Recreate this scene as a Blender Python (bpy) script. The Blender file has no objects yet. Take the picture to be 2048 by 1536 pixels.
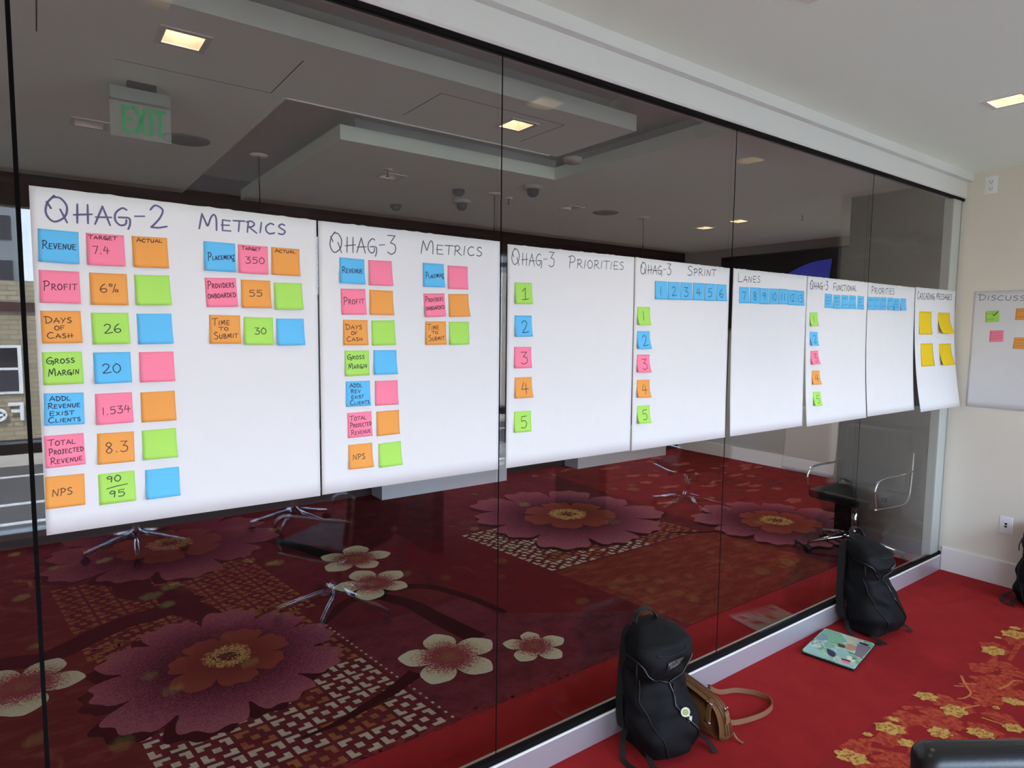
import bpy, math, random
from mathutils import Vector, Matrix
random.seed(7)
S = bpy.context.scene
C = S.collection

# ------------------------------------------------------------------ camera
F_PX = 1288.7
PITCH, YAW, ROLL = 0.08497, 0.6332, -0.01138
CAM = Vector((0.0, -1.82, 1.68))
fwd = Vector((math.sin(YAW) * math.cos(PITCH), math.cos(YAW) * math.cos(PITCH), -math.sin(PITCH)))
right = Vector((math.cos(YAW), -math.sin(YAW), 0))
down = fwd.cross(right)
r2 = right * math.cos(ROLL) + down * math.sin(ROLL)
d2 = -right * math.sin(ROLL) + down * math.cos(ROLL)
cam_d = bpy.data.cameras.new('camera')
cam_d.sensor_fit = 'HORIZONTAL'
cam_d.sensor_width = 36.0
cam_d.lens = F_PX / 2048 * 36.0
cam_d.clip_start = 0.02
cam_d.clip_end = 300
cam = bpy.data.objects.new('camera', cam_d)
C.objects.link(cam)
M = Matrix(((r2.x, -d2.x, -fwd.x, CAM.x), (r2.y, -d2.y, -fwd.y, CAM.y), (r2.z, -d2.z, -fwd.z, CAM.z), (0, 0, 0, 1)))
cam.matrix_world = M
S.camera = cam

# ------------------------------------------------------------------ exposure, sky, sun
S.view_settings.view_transform = 'Standard'
S.view_settings.look = 'None'
S.view_settings.gamma = 1.0
S.view_settings.exposure = 0.86
S.view_settings.use_curve_mapping = False
SKY_STRENGTH = 7.5
world = bpy.data.worlds.new('sky')
S.world = world
world.use_nodes = True
wn = world.node_tree
wn.nodes.clear()
wo = wn.nodes.new('ShaderNodeOutputWorld')
wb = wn.nodes.new('ShaderNodeBackground')
tc = wn.nodes.new('ShaderNodeTexCoord')
sp = wn.nodes.new('ShaderNodeSeparateXYZ')
cr = wn.nodes.new('ShaderNodeValToRGB')
cr.color_ramp.elements[0].position = 0.0
cr.color_ramp.elements[0].color = (0.86, 0.97, 1.16, 1)
cr.color_ramp.elements[1].position = 0.6
cr.color_ramp.elements[1].color = (0.45, 0.66, 1.0, 1)
wn.links.new(tc.outputs['Generated'], sp.inputs[0])
wn.links.new(sp.outputs['Z'], cr.inputs[0])
wn.links.new(cr.outputs[0], wb.inputs['Color'])
wb.inputs['Strength'].default_value = SKY_STRENGTH
wn.links.new(wb.outputs[0], wo.inputs[0])

SUN_STRENGTH = 14.0
sd = bpy.data.lights.new('sun', 'SUN')
sd.energy = SUN_STRENGTH
sd.color = (1.0, 0.93, 0.82)
sd.angle = 0.01
sun = bpy.data.objects.new('sun', sd)
C.objects.link(sun)
sun.rotation_euler = Vector((0.25, -0.62, -0.75)).to_track_quat('-Z', 'Y').to_euler()
sun.location = (0, 20, 30)

# daylight portals in the two runs of window openings (they only steer sky sampling)
def portal(x0, x1, z0, z1, y):
    d = bpy.data.lights.new('window_portal', 'AREA')
    d.shape = 'RECTANGLE'
    d.size = x1 - x0
    d.size_y = z1 - z0
    d.energy = 1
    d.cycles.is_portal = True
    o = bpy.data.objects.new('window_portal', d)
    C.objects.link(o)
    o.location = ((x0 + x1) / 2, y, (z0 + z1) / 2)
    o.rotation_euler = Vector((0, 1, 0)).to_track_quat('-Z', 'Z').to_euler()

portal(-1.95, 7.3, 0.05, 2.6, -4.34)

# ------------------------------------------------------------------ materials
def lin(c):
    return tuple((x / 255 / 12.92) if x / 255 <= 0.04045 else ((x / 255 + 0.055) / 1.055) ** 2.4 for x in c) + (1.0,)

def new_mat(name):
    m = bpy.data.materials.new(name)
    m.use_nodes = True
    return m, m.node_tree, m.node_tree.nodes['Principled BSDF']

def pmat(name, col, rough=0.6, metal=0.0, spec=0.5, noise=0.0, nscale=40, bump=0.0, bscale=300, emit=None, estr=0.0):
    m, nt, b = new_mat(name)
    c = lin(col)
    b.inputs['Base Color'].default_value = c
    b.inputs['Roughness'].default_value = rough
    b.inputs['Metallic'].default_value = metal
    b.inputs['Specular IOR Level'].default_value = spec
    g = nt.nodes.new('ShaderNodeTexCoord')
    if noise > 0:
        n = nt.nodes.new('ShaderNodeTexNoise')
        n.inputs['Scale'].default_value = nscale
        n.inputs['Detail'].default_value = 4
        mr = nt.nodes.new('ShaderNodeMapRange')
        mr.inputs['To Min'].default_value = 1 - noise
        mr.inputs['To Max'].default_value = 1 + noise
        mx = nt.nodes.new('ShaderNodeVectorMath')
        mx.operation = 'SCALE'
        mx.inputs[0].default_value = c[:3]
        nt.links.new(g.outputs['Object'], n.inputs['Vector'])
        nt.links.new(n.outputs['Fac'], mr.inputs['Value'])
        nt.links.new(mr.outputs[0], mx.inputs['Scale'])
        nt.links.new(mx.outputs[0], b.inputs['Base Color'])
    if bump > 0:
        n2 = nt.nodes.new('ShaderNodeTexNoise')
        n2.inputs['Scale'].default_value = bscale
        n2.inputs['Detail'].default_value = 3
        bp = nt.nodes.new('ShaderNodeBump')
        bp.inputs['Strength'].default_value = bump
        bp.inputs['Distance'].default_value = 0.002
        nt.links.new(g.outputs['Object'], n2.inputs['Vector'])
        nt.links.new(n2.outputs['Fac'], bp.inputs['Height'])
        nt.links.new(bp.outputs[0], b.inputs['Normal'])
    if emit:
        b.inputs['Emission Color'].default_value = lin(emit)
        b.inputs['Emission Strength'].default_value = estr
    return m

def glass_mat(name, tint, r0=0.04):
    """A thin glass face: Schlick reflection over a lightly tinted clear pane (the same from both sides)."""
    m = bpy.data.materials.new(name)
    m.use_nodes = True
    nt = m.node_tree
    nt.nodes.clear()
    out = nt.nodes.new('ShaderNodeOutputMaterial')
    ge = nt.nodes.new('ShaderNodeNewGeometry')
    dt = nt.nodes.new('ShaderNodeVectorMath')
    dt.operation = 'DOT_PRODUCT'
    ab = nt.nodes.new('ShaderNodeMath')
    ab.operation = 'ABSOLUTE'
    om = nt.nodes.new('ShaderNodeMath')
    om.operation = 'SUBTRACT'
    om.inputs[0].default_value = 1.0
    pw = nt.nodes.new('ShaderNodeMath')
    pw.operation = 'POWER'
    pw.inputs[1].default_value = 5.0
    ma = nt.nodes.new('ShaderNodeMath')
    ma.operation = 'MULTIPLY_ADD'
    ma.inputs[1].default_value = 1 - r0
    ma.inputs[2].default_value = r0
    ma.use_clamp = True
    tr = nt.nodes.new('ShaderNodeBsdfTransparent')
    tr.inputs[0].default_value = (*tint, 1)
    gl = nt.nodes.new('ShaderNodeBsdfGlossy')
    gl.inputs['Roughness'].default_value = 0.0
    gl.inputs['Color'].default_value = (1, 1, 1, 1)
    mx = nt.nodes.new('ShaderNodeMixShader')
    L = nt.links.new
    L(ge.outputs['Normal'], dt.inputs[0])
    L(ge.outputs['Incoming'], dt.inputs[1])
    L(dt.outputs['Value'], ab.inputs[0])
    L(ab.outputs[0], om.inputs[1])
    L(om.outputs[0], pw.inputs[0])
    L(pw.outputs[0], ma.inputs[0])
    L(ma.outputs[0], mx.inputs[0])
    L(tr.outputs[0], mx.inputs[1])
    L(gl.outputs[0], mx.inputs[2])
    L(mx.outputs[0], out.inputs[0])
    return m

def carpet_mat(name, ca, cb, scale=9.0, stretch=(1, 1, 1), fine=0.18, lo=0.35, hi=0.7):
    """Cut pile carpet: two dyes mottled by noise, a fine tuft grain on top."""
    m, nt, b = new_mat(name)
    b.inputs['Roughness'].default_value = 0.95
    b.inputs['Specular IOR Level'].default_value = 0.1
    L = nt.links.new
    g = nt.nodes.new('ShaderNodeTexCoord')
    mp = nt.nodes.new('ShaderNodeMapping')
    mp.inputs['Scale'].default_value = stretch
    n = nt.nodes.new('ShaderNodeTexNoise')
    n.inputs['Scale'].default_value = scale
    n.inputs['Detail'].default_value = 7
    n.inputs['Roughness'].default_value = 0.65
    r = nt.nodes.new('ShaderNodeMapRange')
    r.inputs['From Min'].default_value = lo
    r.inputs['From Max'].default_value = hi
    mix = nt.nodes.new('ShaderNodeMix')
    mix.data_type = 'RGBA'
    mix.inputs['A'].default_value = lin(ca)
    mix.inputs['B'].default_value = lin(cb)
    f = nt.nodes.new('ShaderNodeTexNoise')
    f.inputs['Scale'].default_value = 260
    f.inputs['Detail'].default_value = 2
    fr = nt.nodes.new('ShaderNodeMapRange')
    fr.inputs['To Min'].default_value = 1 - fine
    fr.inputs['To Max'].default_value = 1 + fine
    sc = nt.nodes.new('ShaderNodeVectorMath')
    sc.operation = 'SCALE'
    L(g.outputs['Object'], mp.inputs[0])
    L(mp.outputs[0], n.inputs['Vector'])
    L(g.outputs['Object'], f.inputs['Vector'])
    L(n.outputs['Fac'], r.inputs['Value'])
    L(r.outputs[0], mix.inputs['Factor'])
    L(f.outputs['Fac'], fr.inputs['Value'])
    L(mix.outputs['Result'], sc.inputs[0])
    L(fr.outputs[0], sc.inputs['Scale'])
    L(sc.outputs[0], b.inputs['Base Color'])
    return m

def petal_mat(name, stops, grain=0.5, gscale=170):
    """Woven petal: the dyes change from heart to rim (attribute t), dithered tuft by tuft."""
    m, nt, b = new_mat(name)
    b.inputs['Roughness'].default_value = 0.95
    b.inputs['Specular IOR Level'].default_value = 0.1
    L = nt.links.new
    at = nt.nodes.new('ShaderNodeAttribute')
    at.attribute_name = 't'
    g = nt.nodes.new('ShaderNodeTexCoord')
    n = nt.nodes.new('ShaderNodeTexNoise')
    n.inputs['Scale'].default_value = gscale
    n.inputs['Detail'].default_value = 2
    ms = nt.nodes.new('ShaderNodeMath')
    ms.operation = 'SUBTRACT'
    ms.inputs[1].default_value = 0.5
    ma = nt.nodes.new('ShaderNodeMath')
    ma.operation = 'MULTIPLY_ADD'
    ma.inputs[1].default_value = grain * 2
    cr = nt.nodes.new('ShaderNodeValToRGB')
    e = cr.color_ramp.elements
    e[0].position, e[0].color = stops[0][0], lin(stops[0][1])
    e[1].position, e[1].color = stops[-1][0], lin(stops[-1][1])
    for p, c in stops[1:-1]:
        k = e.new(p)
        k.color = lin(c)
    L(g.outputs['Object'], n.inputs['Vector'])
    L(n.outputs['Fac'], ms.inputs[0])
    L(ms.outputs[0], ma.inputs[0])
    L(at.outputs['Fac'], ma.inputs[2])
    L(ma.outputs[0], cr.inputs[0])
    L(cr.outputs[0], b.inputs['Base Color'])
    return m

MT = {}
MT['ceiling_lobby'] = pmat('lobby_ceiling_paint', (238, 252, 240), 0.9, noise=0.015, nscale=3)
MT['ceiling'] = pmat('ceiling_paint', (237, 252, 238), 0.9, noise=0.015, nscale=3)
MT['wall'] = pmat('wall_paint', (226, 219, 202), 0.85, bump=0.08, bscale=180)
MT['wall_grey'] = pmat('dark_wall_panel', (58, 50, 46), 0.7)
MT['wall_lobby'] = pmat('lobby_grey_paint', (196, 198, 194), 0.85)
MT['white'] = pmat('white_trim', (232, 228, 222), 0.5)
MT['alum'] = pmat('painted_aluminium', (214, 218, 214), 0.35, metal=0.15)
MT['alum_base'] = pmat('brushed_aluminium', (184, 178, 184), 0.32, metal=0.35)
MT['jamb'] = pmat('jamb_aluminium', (190, 196, 190), 0.4, metal=0.2)
MT['gasket'] = pmat('black_gasket', (10, 10, 11), 0.8, spec=0.15)
MT['seal'] = pmat('silicone_seal', (7, 7, 7), 0.9, spec=0.1)
MT['glass'] = glass_mat('partition_glass', (0.955, 0.955, 0.95))
MT['window_glass'] = glass_mat('window_glass', (0.95, 0.96, 0.96))
MT['paper'] = pmat('easel_paper', (219, 219, 218), 0.85, spec=0.2, noise=0.02, nscale=14)
MT['stk_b'] = pmat('sticky_blue', (98, 186, 232), 0.8, spec=0.2, noise=0.02, nscale=25)
MT['stk_p'] = pmat('sticky_pink', (246, 132, 158), 0.8, spec=0.2, noise=0.02, nscale=25)
MT['stk_o'] = pmat('sticky_orange', (232, 158, 80), 0.8, spec=0.2, noise=0.02, nscale=25)
MT['stk_g'] = pmat('sticky_green', (168, 220, 98), 0.8, spec=0.2, noise=0.02, nscale=25)
MT['stk_y'] = pmat('sticky_yellow', (228, 194, 30), 0.8, spec=0.2, noise=0.02, nscale=25)
MT['marker1'] = pmat('marker_slate', (84, 82, 120), 0.6)
MT['marker2'] = pmat('marker_grey', (72, 74, 88), 0.6)
MT['marker3'] = pmat('marker_black', (38, 38, 46), 0.6)
MT['ink_b'] = pmat('ink_on_blue', (16, 30, 72), 0.6)
MT['ink_p'] = pmat('ink_on_pink', (92, 18, 52), 0.6)
MT['ink_o'] = pmat('ink_on_orange', (82, 42, 22), 0.6)
MT['ink_g'] = pmat('ink_on_green', (24, 44, 24), 0.6)
MT['dark_wall'] = pmat('dark_wood_wall', (62, 46, 44), 0.6, noise=0.2, nscale=4)
MT['dark_brown'] = pmat('dark_brown_paint', (50, 42, 40), 0.7)
MT['black_glass'] = pmat('black_back_painted_glass', (20, 20, 19), 0.04)
MT['recess'] = pmat('recess_shade', (205, 206, 200), 0.9)  # ceiling paint made darker: the shade of the recess is put into its colour
MT['frame_dark'] = pmat('dark_window_frame', (40, 36, 36), 0.45)
MT['black_fabric'] = pmat('black_nylon', (8, 8, 9), 0.7, spec=0.22, noise=0.2, nscale=14, bump=0.35, bscale=420)
MT['black_web'] = pmat('black_webbing', (12, 12, 13), 0.7, bump=0.3, bscale=700)
MT['zip'] = pmat('coated_zip', (22, 22, 24), 0.3)
MT['patch'] = pmat('black_patch', (18, 18, 22), 0.6)
MT['thread'] = pmat('grey_thread', (120, 120, 122), 0.7)
MT['tan'] = pmat('tan_suede', (122, 84, 48), 0.7, spec=0.25, noise=0.12, nscale=18, bump=0.4, bscale=240)
MT['tan_strap'] = pmat('tan_leather', (132, 88, 54), 0.55, bump=0.2, bscale=260)
MT['tan_zip'] = pmat('brown_zip', (104, 66, 44), 0.5)
MT['silver'] = pmat('silver_hardware', (210, 208, 205), 0.22, metal=1.0)
MT['chrome'] = pmat('chrome', (225, 228, 232), 0.08, metal=1.0)
MT['leather'] = pmat('black_leather', (12, 13, 16), 0.36, spec=0.6, bump=0.15, bscale=160)
MT['leather_dull'] = pmat('black_seat_leather', (12, 12, 14), 0.6, spec=0.3, bump=0.15, bscale=160)
MT['rubber'] = pmat('black_rubber', (18, 18, 18), 0.6)
MT['plastic'] = pmat('white_plastic', (236, 234, 232), 0.4)
MT['slot'] = pmat('socket_slots', (22, 22, 26), 0.5)
MT['laptop_case'] = pmat('dark_laptop_case', (24, 26, 30), 0.4)
MT['sticker_white'] = pmat('sticker_white', (232, 230, 210), 0.5)
MT['sticker_green'] = pmat('sticker_green', (150, 180, 60), 0.5)
MT['sticker_dark'] = pmat('sticker_dark', (66, 34, 28), 0.5)
MT['grey_metal'] = pmat('grey_housing', (150, 156, 152), 0.45, metal=0.3)
MT['exit_green'] = pmat('exit_green', (40, 150, 90), 0.5, emit=(40, 160, 95), estr=0.10)
MT['lamp_reflector'] = pmat('lamp_reflector', (238, 232, 214), 0.3)
MT['lamp_glow'] = pmat('lamp_glow', (255, 246, 225), 0.5, emit=(255, 236, 205), estr=15.0)
MT['lamp_glow_low'] = pmat('lamp_glow_low', (255, 246, 225), 0.5, emit=(255, 232, 195), estr=3.0)
MT['lamp_off'] = pmat('lamp_off', (120, 104, 84), 0.4)
MT['lamp_trim'] = pmat('lamp_trim', (225, 224, 220), 0.5)
MT['detector'] = pmat('detector_plastic', (190, 184, 178), 0.5)
MT['detector_dark'] = pmat('dark_dome', (34, 26, 26), 0.35)
MT['grille'] = pmat('speaker_grille', (120, 118, 114), 0.6)
MT['table'] = pmat('dark_table_top', (30, 26, 26), 0.35)
MT['screen'] = pmat('tv_screen', (14, 10, 12), 0.2)
MT['screen_blue'] = pmat('screen_blue', (20, 20, 60), 0.3, emit=(70, 76, 205), estr=0.16)
MT['brick'] = None
MT['concrete'] = pmat('pale_concrete', (196, 190, 178), 0.85, noise=0.1, nscale=1.2)
MT['asphalt'] = pmat('asphalt', (82, 80, 77), 0.9, noise=0.25, nscale=2)
MT['road_white'] = pmat('road_paint', (220, 220, 214), 0.8)
MT['tower'] = pmat('tower_cladding', (130, 138, 142), 0.6, noise=0.2, nscale=1.0)
MT['dark_pane'] = pmat('dark_pane', (38, 40, 46), 0.12)
MT['white_sign'] = pmat('white_sign', (240, 240, 240), 0.5)
MT['hvac'] = pmat('window_cabinet_paint', (206, 210, 216), 0.5)

def brick_mat():
    m, nt, b = new_mat('tan_brick')
    g = nt.nodes.new('ShaderNodeTexCoord')
    mp = nt.nodes.new('ShaderNodeMapping')
    mp.inputs['Rotation'].default_value = (math.radians(90), 0, 0)
    br = nt.nodes.new('ShaderNodeTexBrick')
    br.inputs['Color1'].default_value = lin((172, 160, 134))
    br.inputs['Color2'].default_value = lin((154, 142, 116))
    br.inputs['Mortar'].default_value = lin((120, 112, 98))
    br.inputs['Scale'].default_value = 1.0
    br.inputs['Brick Width'].default_value = 0.42
    br.inputs['Row Height'].default_value = 0.13
    br.inputs['Mortar Size'].default_value = 0.012
    nt.links.new(g.outputs['Object'], mp.inputs[0])
    nt.links.new(mp.outputs[0], br.inputs['Vector'])
    nt.links.new(br.outputs['Color'], b.inputs['Base Color'])
    b.inputs['Roughness'].default_value = 0.9
    return m
MT['brick'] = brick_mat()

def exit_panel_mat():
    m = bpy.data.materials.new('clear_acrylic')
    m.use_nodes = True
    nt = m.node_tree
    nt.nodes.clear()
    out = nt.nodes.new('ShaderNodeOutputMaterial')
    a = nt.nodes.new('ShaderNodeBsdfTransparent')
    a.inputs[0].default_value = (0.9, 0.93, 0.92, 1)
    d = nt.nodes.new('ShaderNodeBsdfPrincipled')
    d.inputs['Base Color'].default_value = lin((200, 206, 200))
    d.inputs['Roughness'].default_value = 0.3
    mx = nt.nodes.new('ShaderNodeMixShader')
    mx.inputs[0].default_value = 0.32
    nt.links.new(a.outputs[0], mx.inputs[1])
    nt.links.new(d.outputs[0], mx.inputs[2])
    nt.links.new(mx.outputs[0], out.inputs[0])
    return m
MT['acrylic'] = exit_panel_mat()

def laptop_skin_mat():
    """Alcohol-ink print: domain-warped noise through a ramp of teals, greens, creams and plums with dark veins."""
    m, nt, b = new_mat('ink_print_skin')
    L = nt.links.new
    g = nt.nodes.new('ShaderNodeTexCoord')
    n1 = nt.nodes.new('ShaderNodeTexNoise')
    n1.inputs['Scale'].default_value = 5
    n1.inputs['Detail'].default_value = 3
    n1.inputs['Distortion'].default_value = 0.8
    cr = nt.nodes.new('ShaderNodeValToRGB')
    e = cr.color_ramp.elements
    e[0].position, e[0].color = 0.28, lin((74, 84, 108))
    e[1].position, e[1].color = 0.78, lin((120, 96, 110))
    for p, c in ((0.36, (150, 190, 190)), (0.43, (168, 214, 206)), (0.48, (206, 214, 200)), (0.53, (126, 190, 150)), (0.6, (146, 200, 164)), (0.66, (214, 204, 176)), (0.71, (190, 178, 178))):
        k = e.new(p)
        k.color = lin(c)
    n2 = nt.nodes.new('ShaderNodeTexNoise')
    n2.inputs['Scale'].default_value = 6
    n2.inputs['Detail'].default_value = 4
    n2.inputs['Distortion'].default_value = 1.0
    s = nt.nodes.new('ShaderNodeMath')
    s.operation = 'SUBTRACT'
    s.inputs[1].default_value = 0.5
    ab = nt.nodes.new('ShaderNodeMath')
    ab.operation = 'ABSOLUTE'
    mr = nt.nodes.new('ShaderNodeMapRange')
    mr.inputs['From Min'].default_value = 0.0
    mr.inputs['From Max'].default_value = 0.022
    mr.inputs['To Min'].default_value = 0.35
    mr.inputs['To Max'].default_value = 1.0
    vs = nt.nodes.new('ShaderNodeVectorMath')
    vs.operation = 'SCALE'
    L(g.outputs['Object'], n1.inputs['Vector'])
    L(g.outputs['Object'], n2.inputs['Vector'])
    L(n1.outputs['Fac'], cr.inputs[0])
    L(n2.outputs['Fac'], s.inputs[0])
    L(s.outputs[0], ab.inputs[0])
    L(ab.outputs[0], mr.inputs['Value'])
    L(cr.outputs[0], vs.inputs[0])
    L(mr.outputs[0], vs.inputs['Scale'])
    L(vs.outputs[0], b.inputs['Base Color'])
    b.inputs['Roughness'].default_value = 0.35
    return m
MT['skin'] = laptop_skin_mat()

for q, c in enumerate([(132, 186, 150), (128, 156, 160), (52, 60, 88), (140, 126, 134), (206, 198, 166), (196, 148, 116), (92, 74, 60), (160, 202, 192)]):
    MT['wash_%d' % (q + 1)] = pmat('ink_wash_%d' % (q + 1), c, 0.35, noise=0.12, nscale=30)
# carpet dyes
MT['c_red'] = carpet_mat('carpet_red', (160, 40, 40), (146, 34, 36), 5, fine=0.22)
MT['c_red2'] = carpet_mat('carpet_red_field', (154, 38, 39), (138, 34, 35), 6, fine=0.22)
MT['c_gold'] = carpet_mat('carpet_gold', (158, 92, 44), (206, 164, 88), 55, fine=0.3, lo=0.38, hi=0.52)
MT['c_orange'] = carpet_mat('carpet_orange', (156, 46, 38), (186, 82, 56), 38, fine=0.25, lo=0.4, hi=0.6)
MT['c_branch'] = carpet_mat('carpet_gold_branch', (212, 132, 80), (184, 88, 54), 40, fine=0.2)
MT['c_maroon'] = carpet_mat('carpet_maroon', (96, 36, 36), (68, 28, 34), 7, fine=0.3)
MT['c_rust'] = carpet_mat('carpet_rust', (104, 40, 30), (134, 72, 46), 6, stretch=(1, 2.5, 1), fine=0.25, lo=0.45, hi=0.75)
MT['c_russet'] = carpet_mat('carpet_russet', (92, 36, 30), (124, 66, 56), 6, stretch=(1, 2.2, 1), fine=0.25, lo=0.5, hi=0.78)
MT['c_brick'] = carpet_mat('carpet_brick_red', (122, 38, 36), (102, 32, 32), 6, fine=0.25)
MT['c_rose'] = carpet_mat('carpet_rose_tan', (160, 92, 72), (128, 58, 50), 40, fine=0.25)
MT['c_deep'] = carpet_mat('carpet_deep_red', (100, 28, 30), (84, 24, 28), 6, fine=0.25)
MT['c_fringe'] = carpet_mat('carpet_fringe', (128, 50, 52), (104, 36, 40), 30, fine=0.25)
MT['c_plum'] = carpet_mat('carpet_plum', (80, 34, 38), (110, 52, 58), 9, fine=0.3)
MT['c_cream'] = carpet_mat('carpet_cream', (190, 182, 160), (172, 158, 126), 30, fine=0.15)
MT['c_bronze'] = carpet_mat('carpet_bronze', (150, 104, 58), (122, 70, 42), 12, fine=0.2)
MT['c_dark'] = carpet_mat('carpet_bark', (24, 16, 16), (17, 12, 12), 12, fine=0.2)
MT['p_purple'] = petal_mat('petal_purple', [(0.38, (44, 23, 29)), (0.56, (84, 40, 54)), (0.8, (124, 64, 82)), (1.0, (148, 88, 92))], 0.5)
MT['p_orange'] = petal_mat('petal_orange', [(0.2, (88, 40, 30)), (0.6, (110, 50, 36)), (1.0, (126, 64, 46))], 0.35)
MT['p_stamen'] = petal_mat('petal_stamen', [(0.0, (60, 34, 24)), (0.45, (90, 60, 34)), (0.55, (196, 170, 100)), (1.0, (120, 66, 36))], 1.1, 70)
MT['p_white'] = petal_mat('petal_cream', [(0.08, (140, 96, 56)), (0.22, (128, 52, 60)), (0.46, (142, 66, 72)), (0.62, (196, 186, 148)), (1.0, (206, 200, 170))], 0.6, 150)

# ------------------------------------------------------------------ mesh helpers
class MB:
    def __init__(s):
        s.v, s.f, s.m, s.t, s.sm = [], [], [], [], []

    def add(s, verts, faces, mi=0, t=None, smooth=False):
        b = len(s.v)
        s.v += [tuple(p) for p in verts]
        s.t += list(t) if t is not None else [0.0] * len(verts)
        for f in faces:
            s.f.append([b + i for i in f])
            s.m.append(mi)
            s.sm.append(smooth)

    def box(s, x0, x1, y0, y1, z0, z1, mi=0):
        v = [(x, y, z) for z in (z0, z1) for y in (y0, y1) for x in (x0, x1)]
        s.add(v, [(0, 2, 3, 1), (4, 5, 7, 6), (0, 1, 5, 4), (2, 6, 7, 3), (0, 4, 6, 2), (1, 3, 7, 5)], mi)

    def quad(s, a, b, c, d, mi=0):
        s.add([a, b, c, d], [(0, 1, 2, 3)], mi)

    def rbox(s, cx, cy, cz, sx, sy, sz, r=0.02, mi=0, n=4, mat=None):
        """Rounded box: a superellipsoid-free sphere-swept box."""
        hx, hy, hz = sx / 2 - r, sy / 2 - r, sz / 2 - r
        vs, idx = [], {}
        nu, nv = 4 * n, 2 * n
        rows = []
        for j in range(nv + 2):
            lat_i = j if j <= n else j - 1
            lat = -math.pi / 2 + math.pi * lat_i / nv
            zo = -hz if j <= n else hz
            row = []
            for q in range(4):
                for i in range(n + 1):
                    a = (q + i / n) * math.pi / 2
                    ox = hx if q in (0, 3) else -hx
                    oy = hy if q in (0, 1) else -hy
                    p = Vector((ox + r * math.cos(lat) * math.cos(a), oy + r * math.cos(lat) * math.sin(a), zo + r * math.sin(lat)))
                    if mat is not None:
                        p = mat @ p
                    vs.append((p.x + cx, p.y + cy, p.z + cz))
                    row.append(len(vs) - 1)
            rows.append(row)
        fs = []
        k = len(rows[0])
        for j in range(len(rows) - 1):
            for i in range(k):
                fs.append((rows[j][i], rows[j][(i + 1) % k], rows[j + 1][(i + 1) % k], rows[j + 1][i]))
        fs.append(tuple(reversed(rows[0])))
        fs.append(tuple(rows[-1]))
        s.add(vs, fs, mi, smooth=True)

    def tube(s, pts, r, n=8, mi=0, closed=False, rs=None):
        pts = [Vector(p) for p in pts]
        vs, fs = [], []
        up = Vector((0, 0, 1))
        N = len(pts)
        prev = None
        for i, p in enumerate(pts):
            a = pts[(i - 1) % N] if (closed or i > 0) else p
            b = pts[(i + 1) % N] if (closed or i < N - 1) else p
            d = (b - a).normalized()
            if prev is None:
                u = d.cross(up)
                if u.length < 1e-3:
                    u = d.cross(Vector((1, 0, 0)))
            else:
                u = prev - d * prev.dot(d)
            u.normalize()
            prev = u
            w = d.cross(u)
            rr = rs[i] if rs else r
            for k in range(n):
                an = 2 * math.pi * k / n
                vs.append(p + u * math.cos(an) * rr + w * math.sin(an) * rr)
        for i in range(N if closed else N - 1):
            for k in range(n):
                j = (i + 1) % N
                fs.append((i * n + k, i * n + (k + 1) % n, j * n + (k + 1) % n, j * n + k))
        if not closed:
            fs.append(tuple(range(n - 1, -1, -1)))
            fs.append(tuple((N - 1) * n + k for k in range(n)))
        s.add(vs, fs, mi, smooth=True)

    def band(s, pts, width_vec, thick, mi=0):
        """A flat strap: width along width_vec (one vector or one per point), thickness thick."""
        pts = [Vector(p) for p in pts]
        vs, fs = [], []
        N = len(pts)
        for i, p in enumerate(pts):
            w = Vector(width_vec[i]) if isinstance(width_vec, list) else Vector(width_vec)
            a, b = pts[max(i - 1, 0)], pts[min(i + 1, N - 1)]
            d = (b - a).normalized()
            nn = d.cross(w).normalized() * thick / 2
            vs += [p - w / 2 - nn, p + w / 2 - nn, p + w / 2 + nn, p - w / 2 + nn]
        for i in range(N - 1):
            for k in range(4):
                fs.append((i * 4 + k, i * 4 + (k + 1) % 4, i * 4 + 4 + (k + 1) % 4, i * 4 + 4 + k))
        fs += [(3, 2, 1, 0), tuple((N - 1) * 4 + k for k in range(4))]
        s.add(vs, fs, mi)

    def lathe(s, prof, c, n=24, mi=0):
        vs, fs = [], []
        for r, z in prof:
            for k in range(n):
                a = 2 * math.pi * k / n
                vs.append((c[0] + r * math.cos(a), c[1] + r * math.sin(a), c[2] + z))
        for i in range(len(prof) - 1):
            for k in range(n):
                fs.append((i * n + k, i * n + (k + 1) % n, (i + 1) * n + (k + 1) % n, (i + 1) * n + k))
        fs.append(tuple(range(n - 1, -1, -1)))
        fs.append(tuple((len(prof) - 1) * n + k for k in range(n)))
        s.add(vs, fs, mi, smooth=True)

    def build(s, name, mats, parent=None, loc=None):
        me = bpy.data.meshes.new(name)
        me.from_pydata(s.v, [], s.f)
        if not isinstance(mats, (list, tuple)):
            mats = [mats]
        for m in mats:
            me.materials.append(m)
        me.polygons.foreach_set('material_index', s.m)
        me.polygons.foreach_set('use_smooth', s.sm)
        if any(s.t):
            a = me.attributes.new('t', 'FLOAT', 'POINT')
            a.data.foreach_set('value', s.t)
        me.update()
        o = bpy.data.objects.new(name, me)
        C.objects.link(o)
        if loc is not None:
            o.location = loc
        if parent is not None:
            o.parent = parent
        return o

def tag(o, label, cat, group=None):
    o['label'] = label
    o['category'] = cat
    if group:
        o['group'] = group
    return o

def thing(name, label, cat, loc=(0, 0, 0), rz=0.0, group=None):
    o = bpy.data.objects.new(name, None)
    o.empty_display_size = 0.1
    C.objects.link(o)
    o.location = loc
    o.rotation_euler = (0, 0, rz)
    return tag(o, label, cat, group)

def struct(o):
    o['kind'] = 'structure'
    return o

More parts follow.
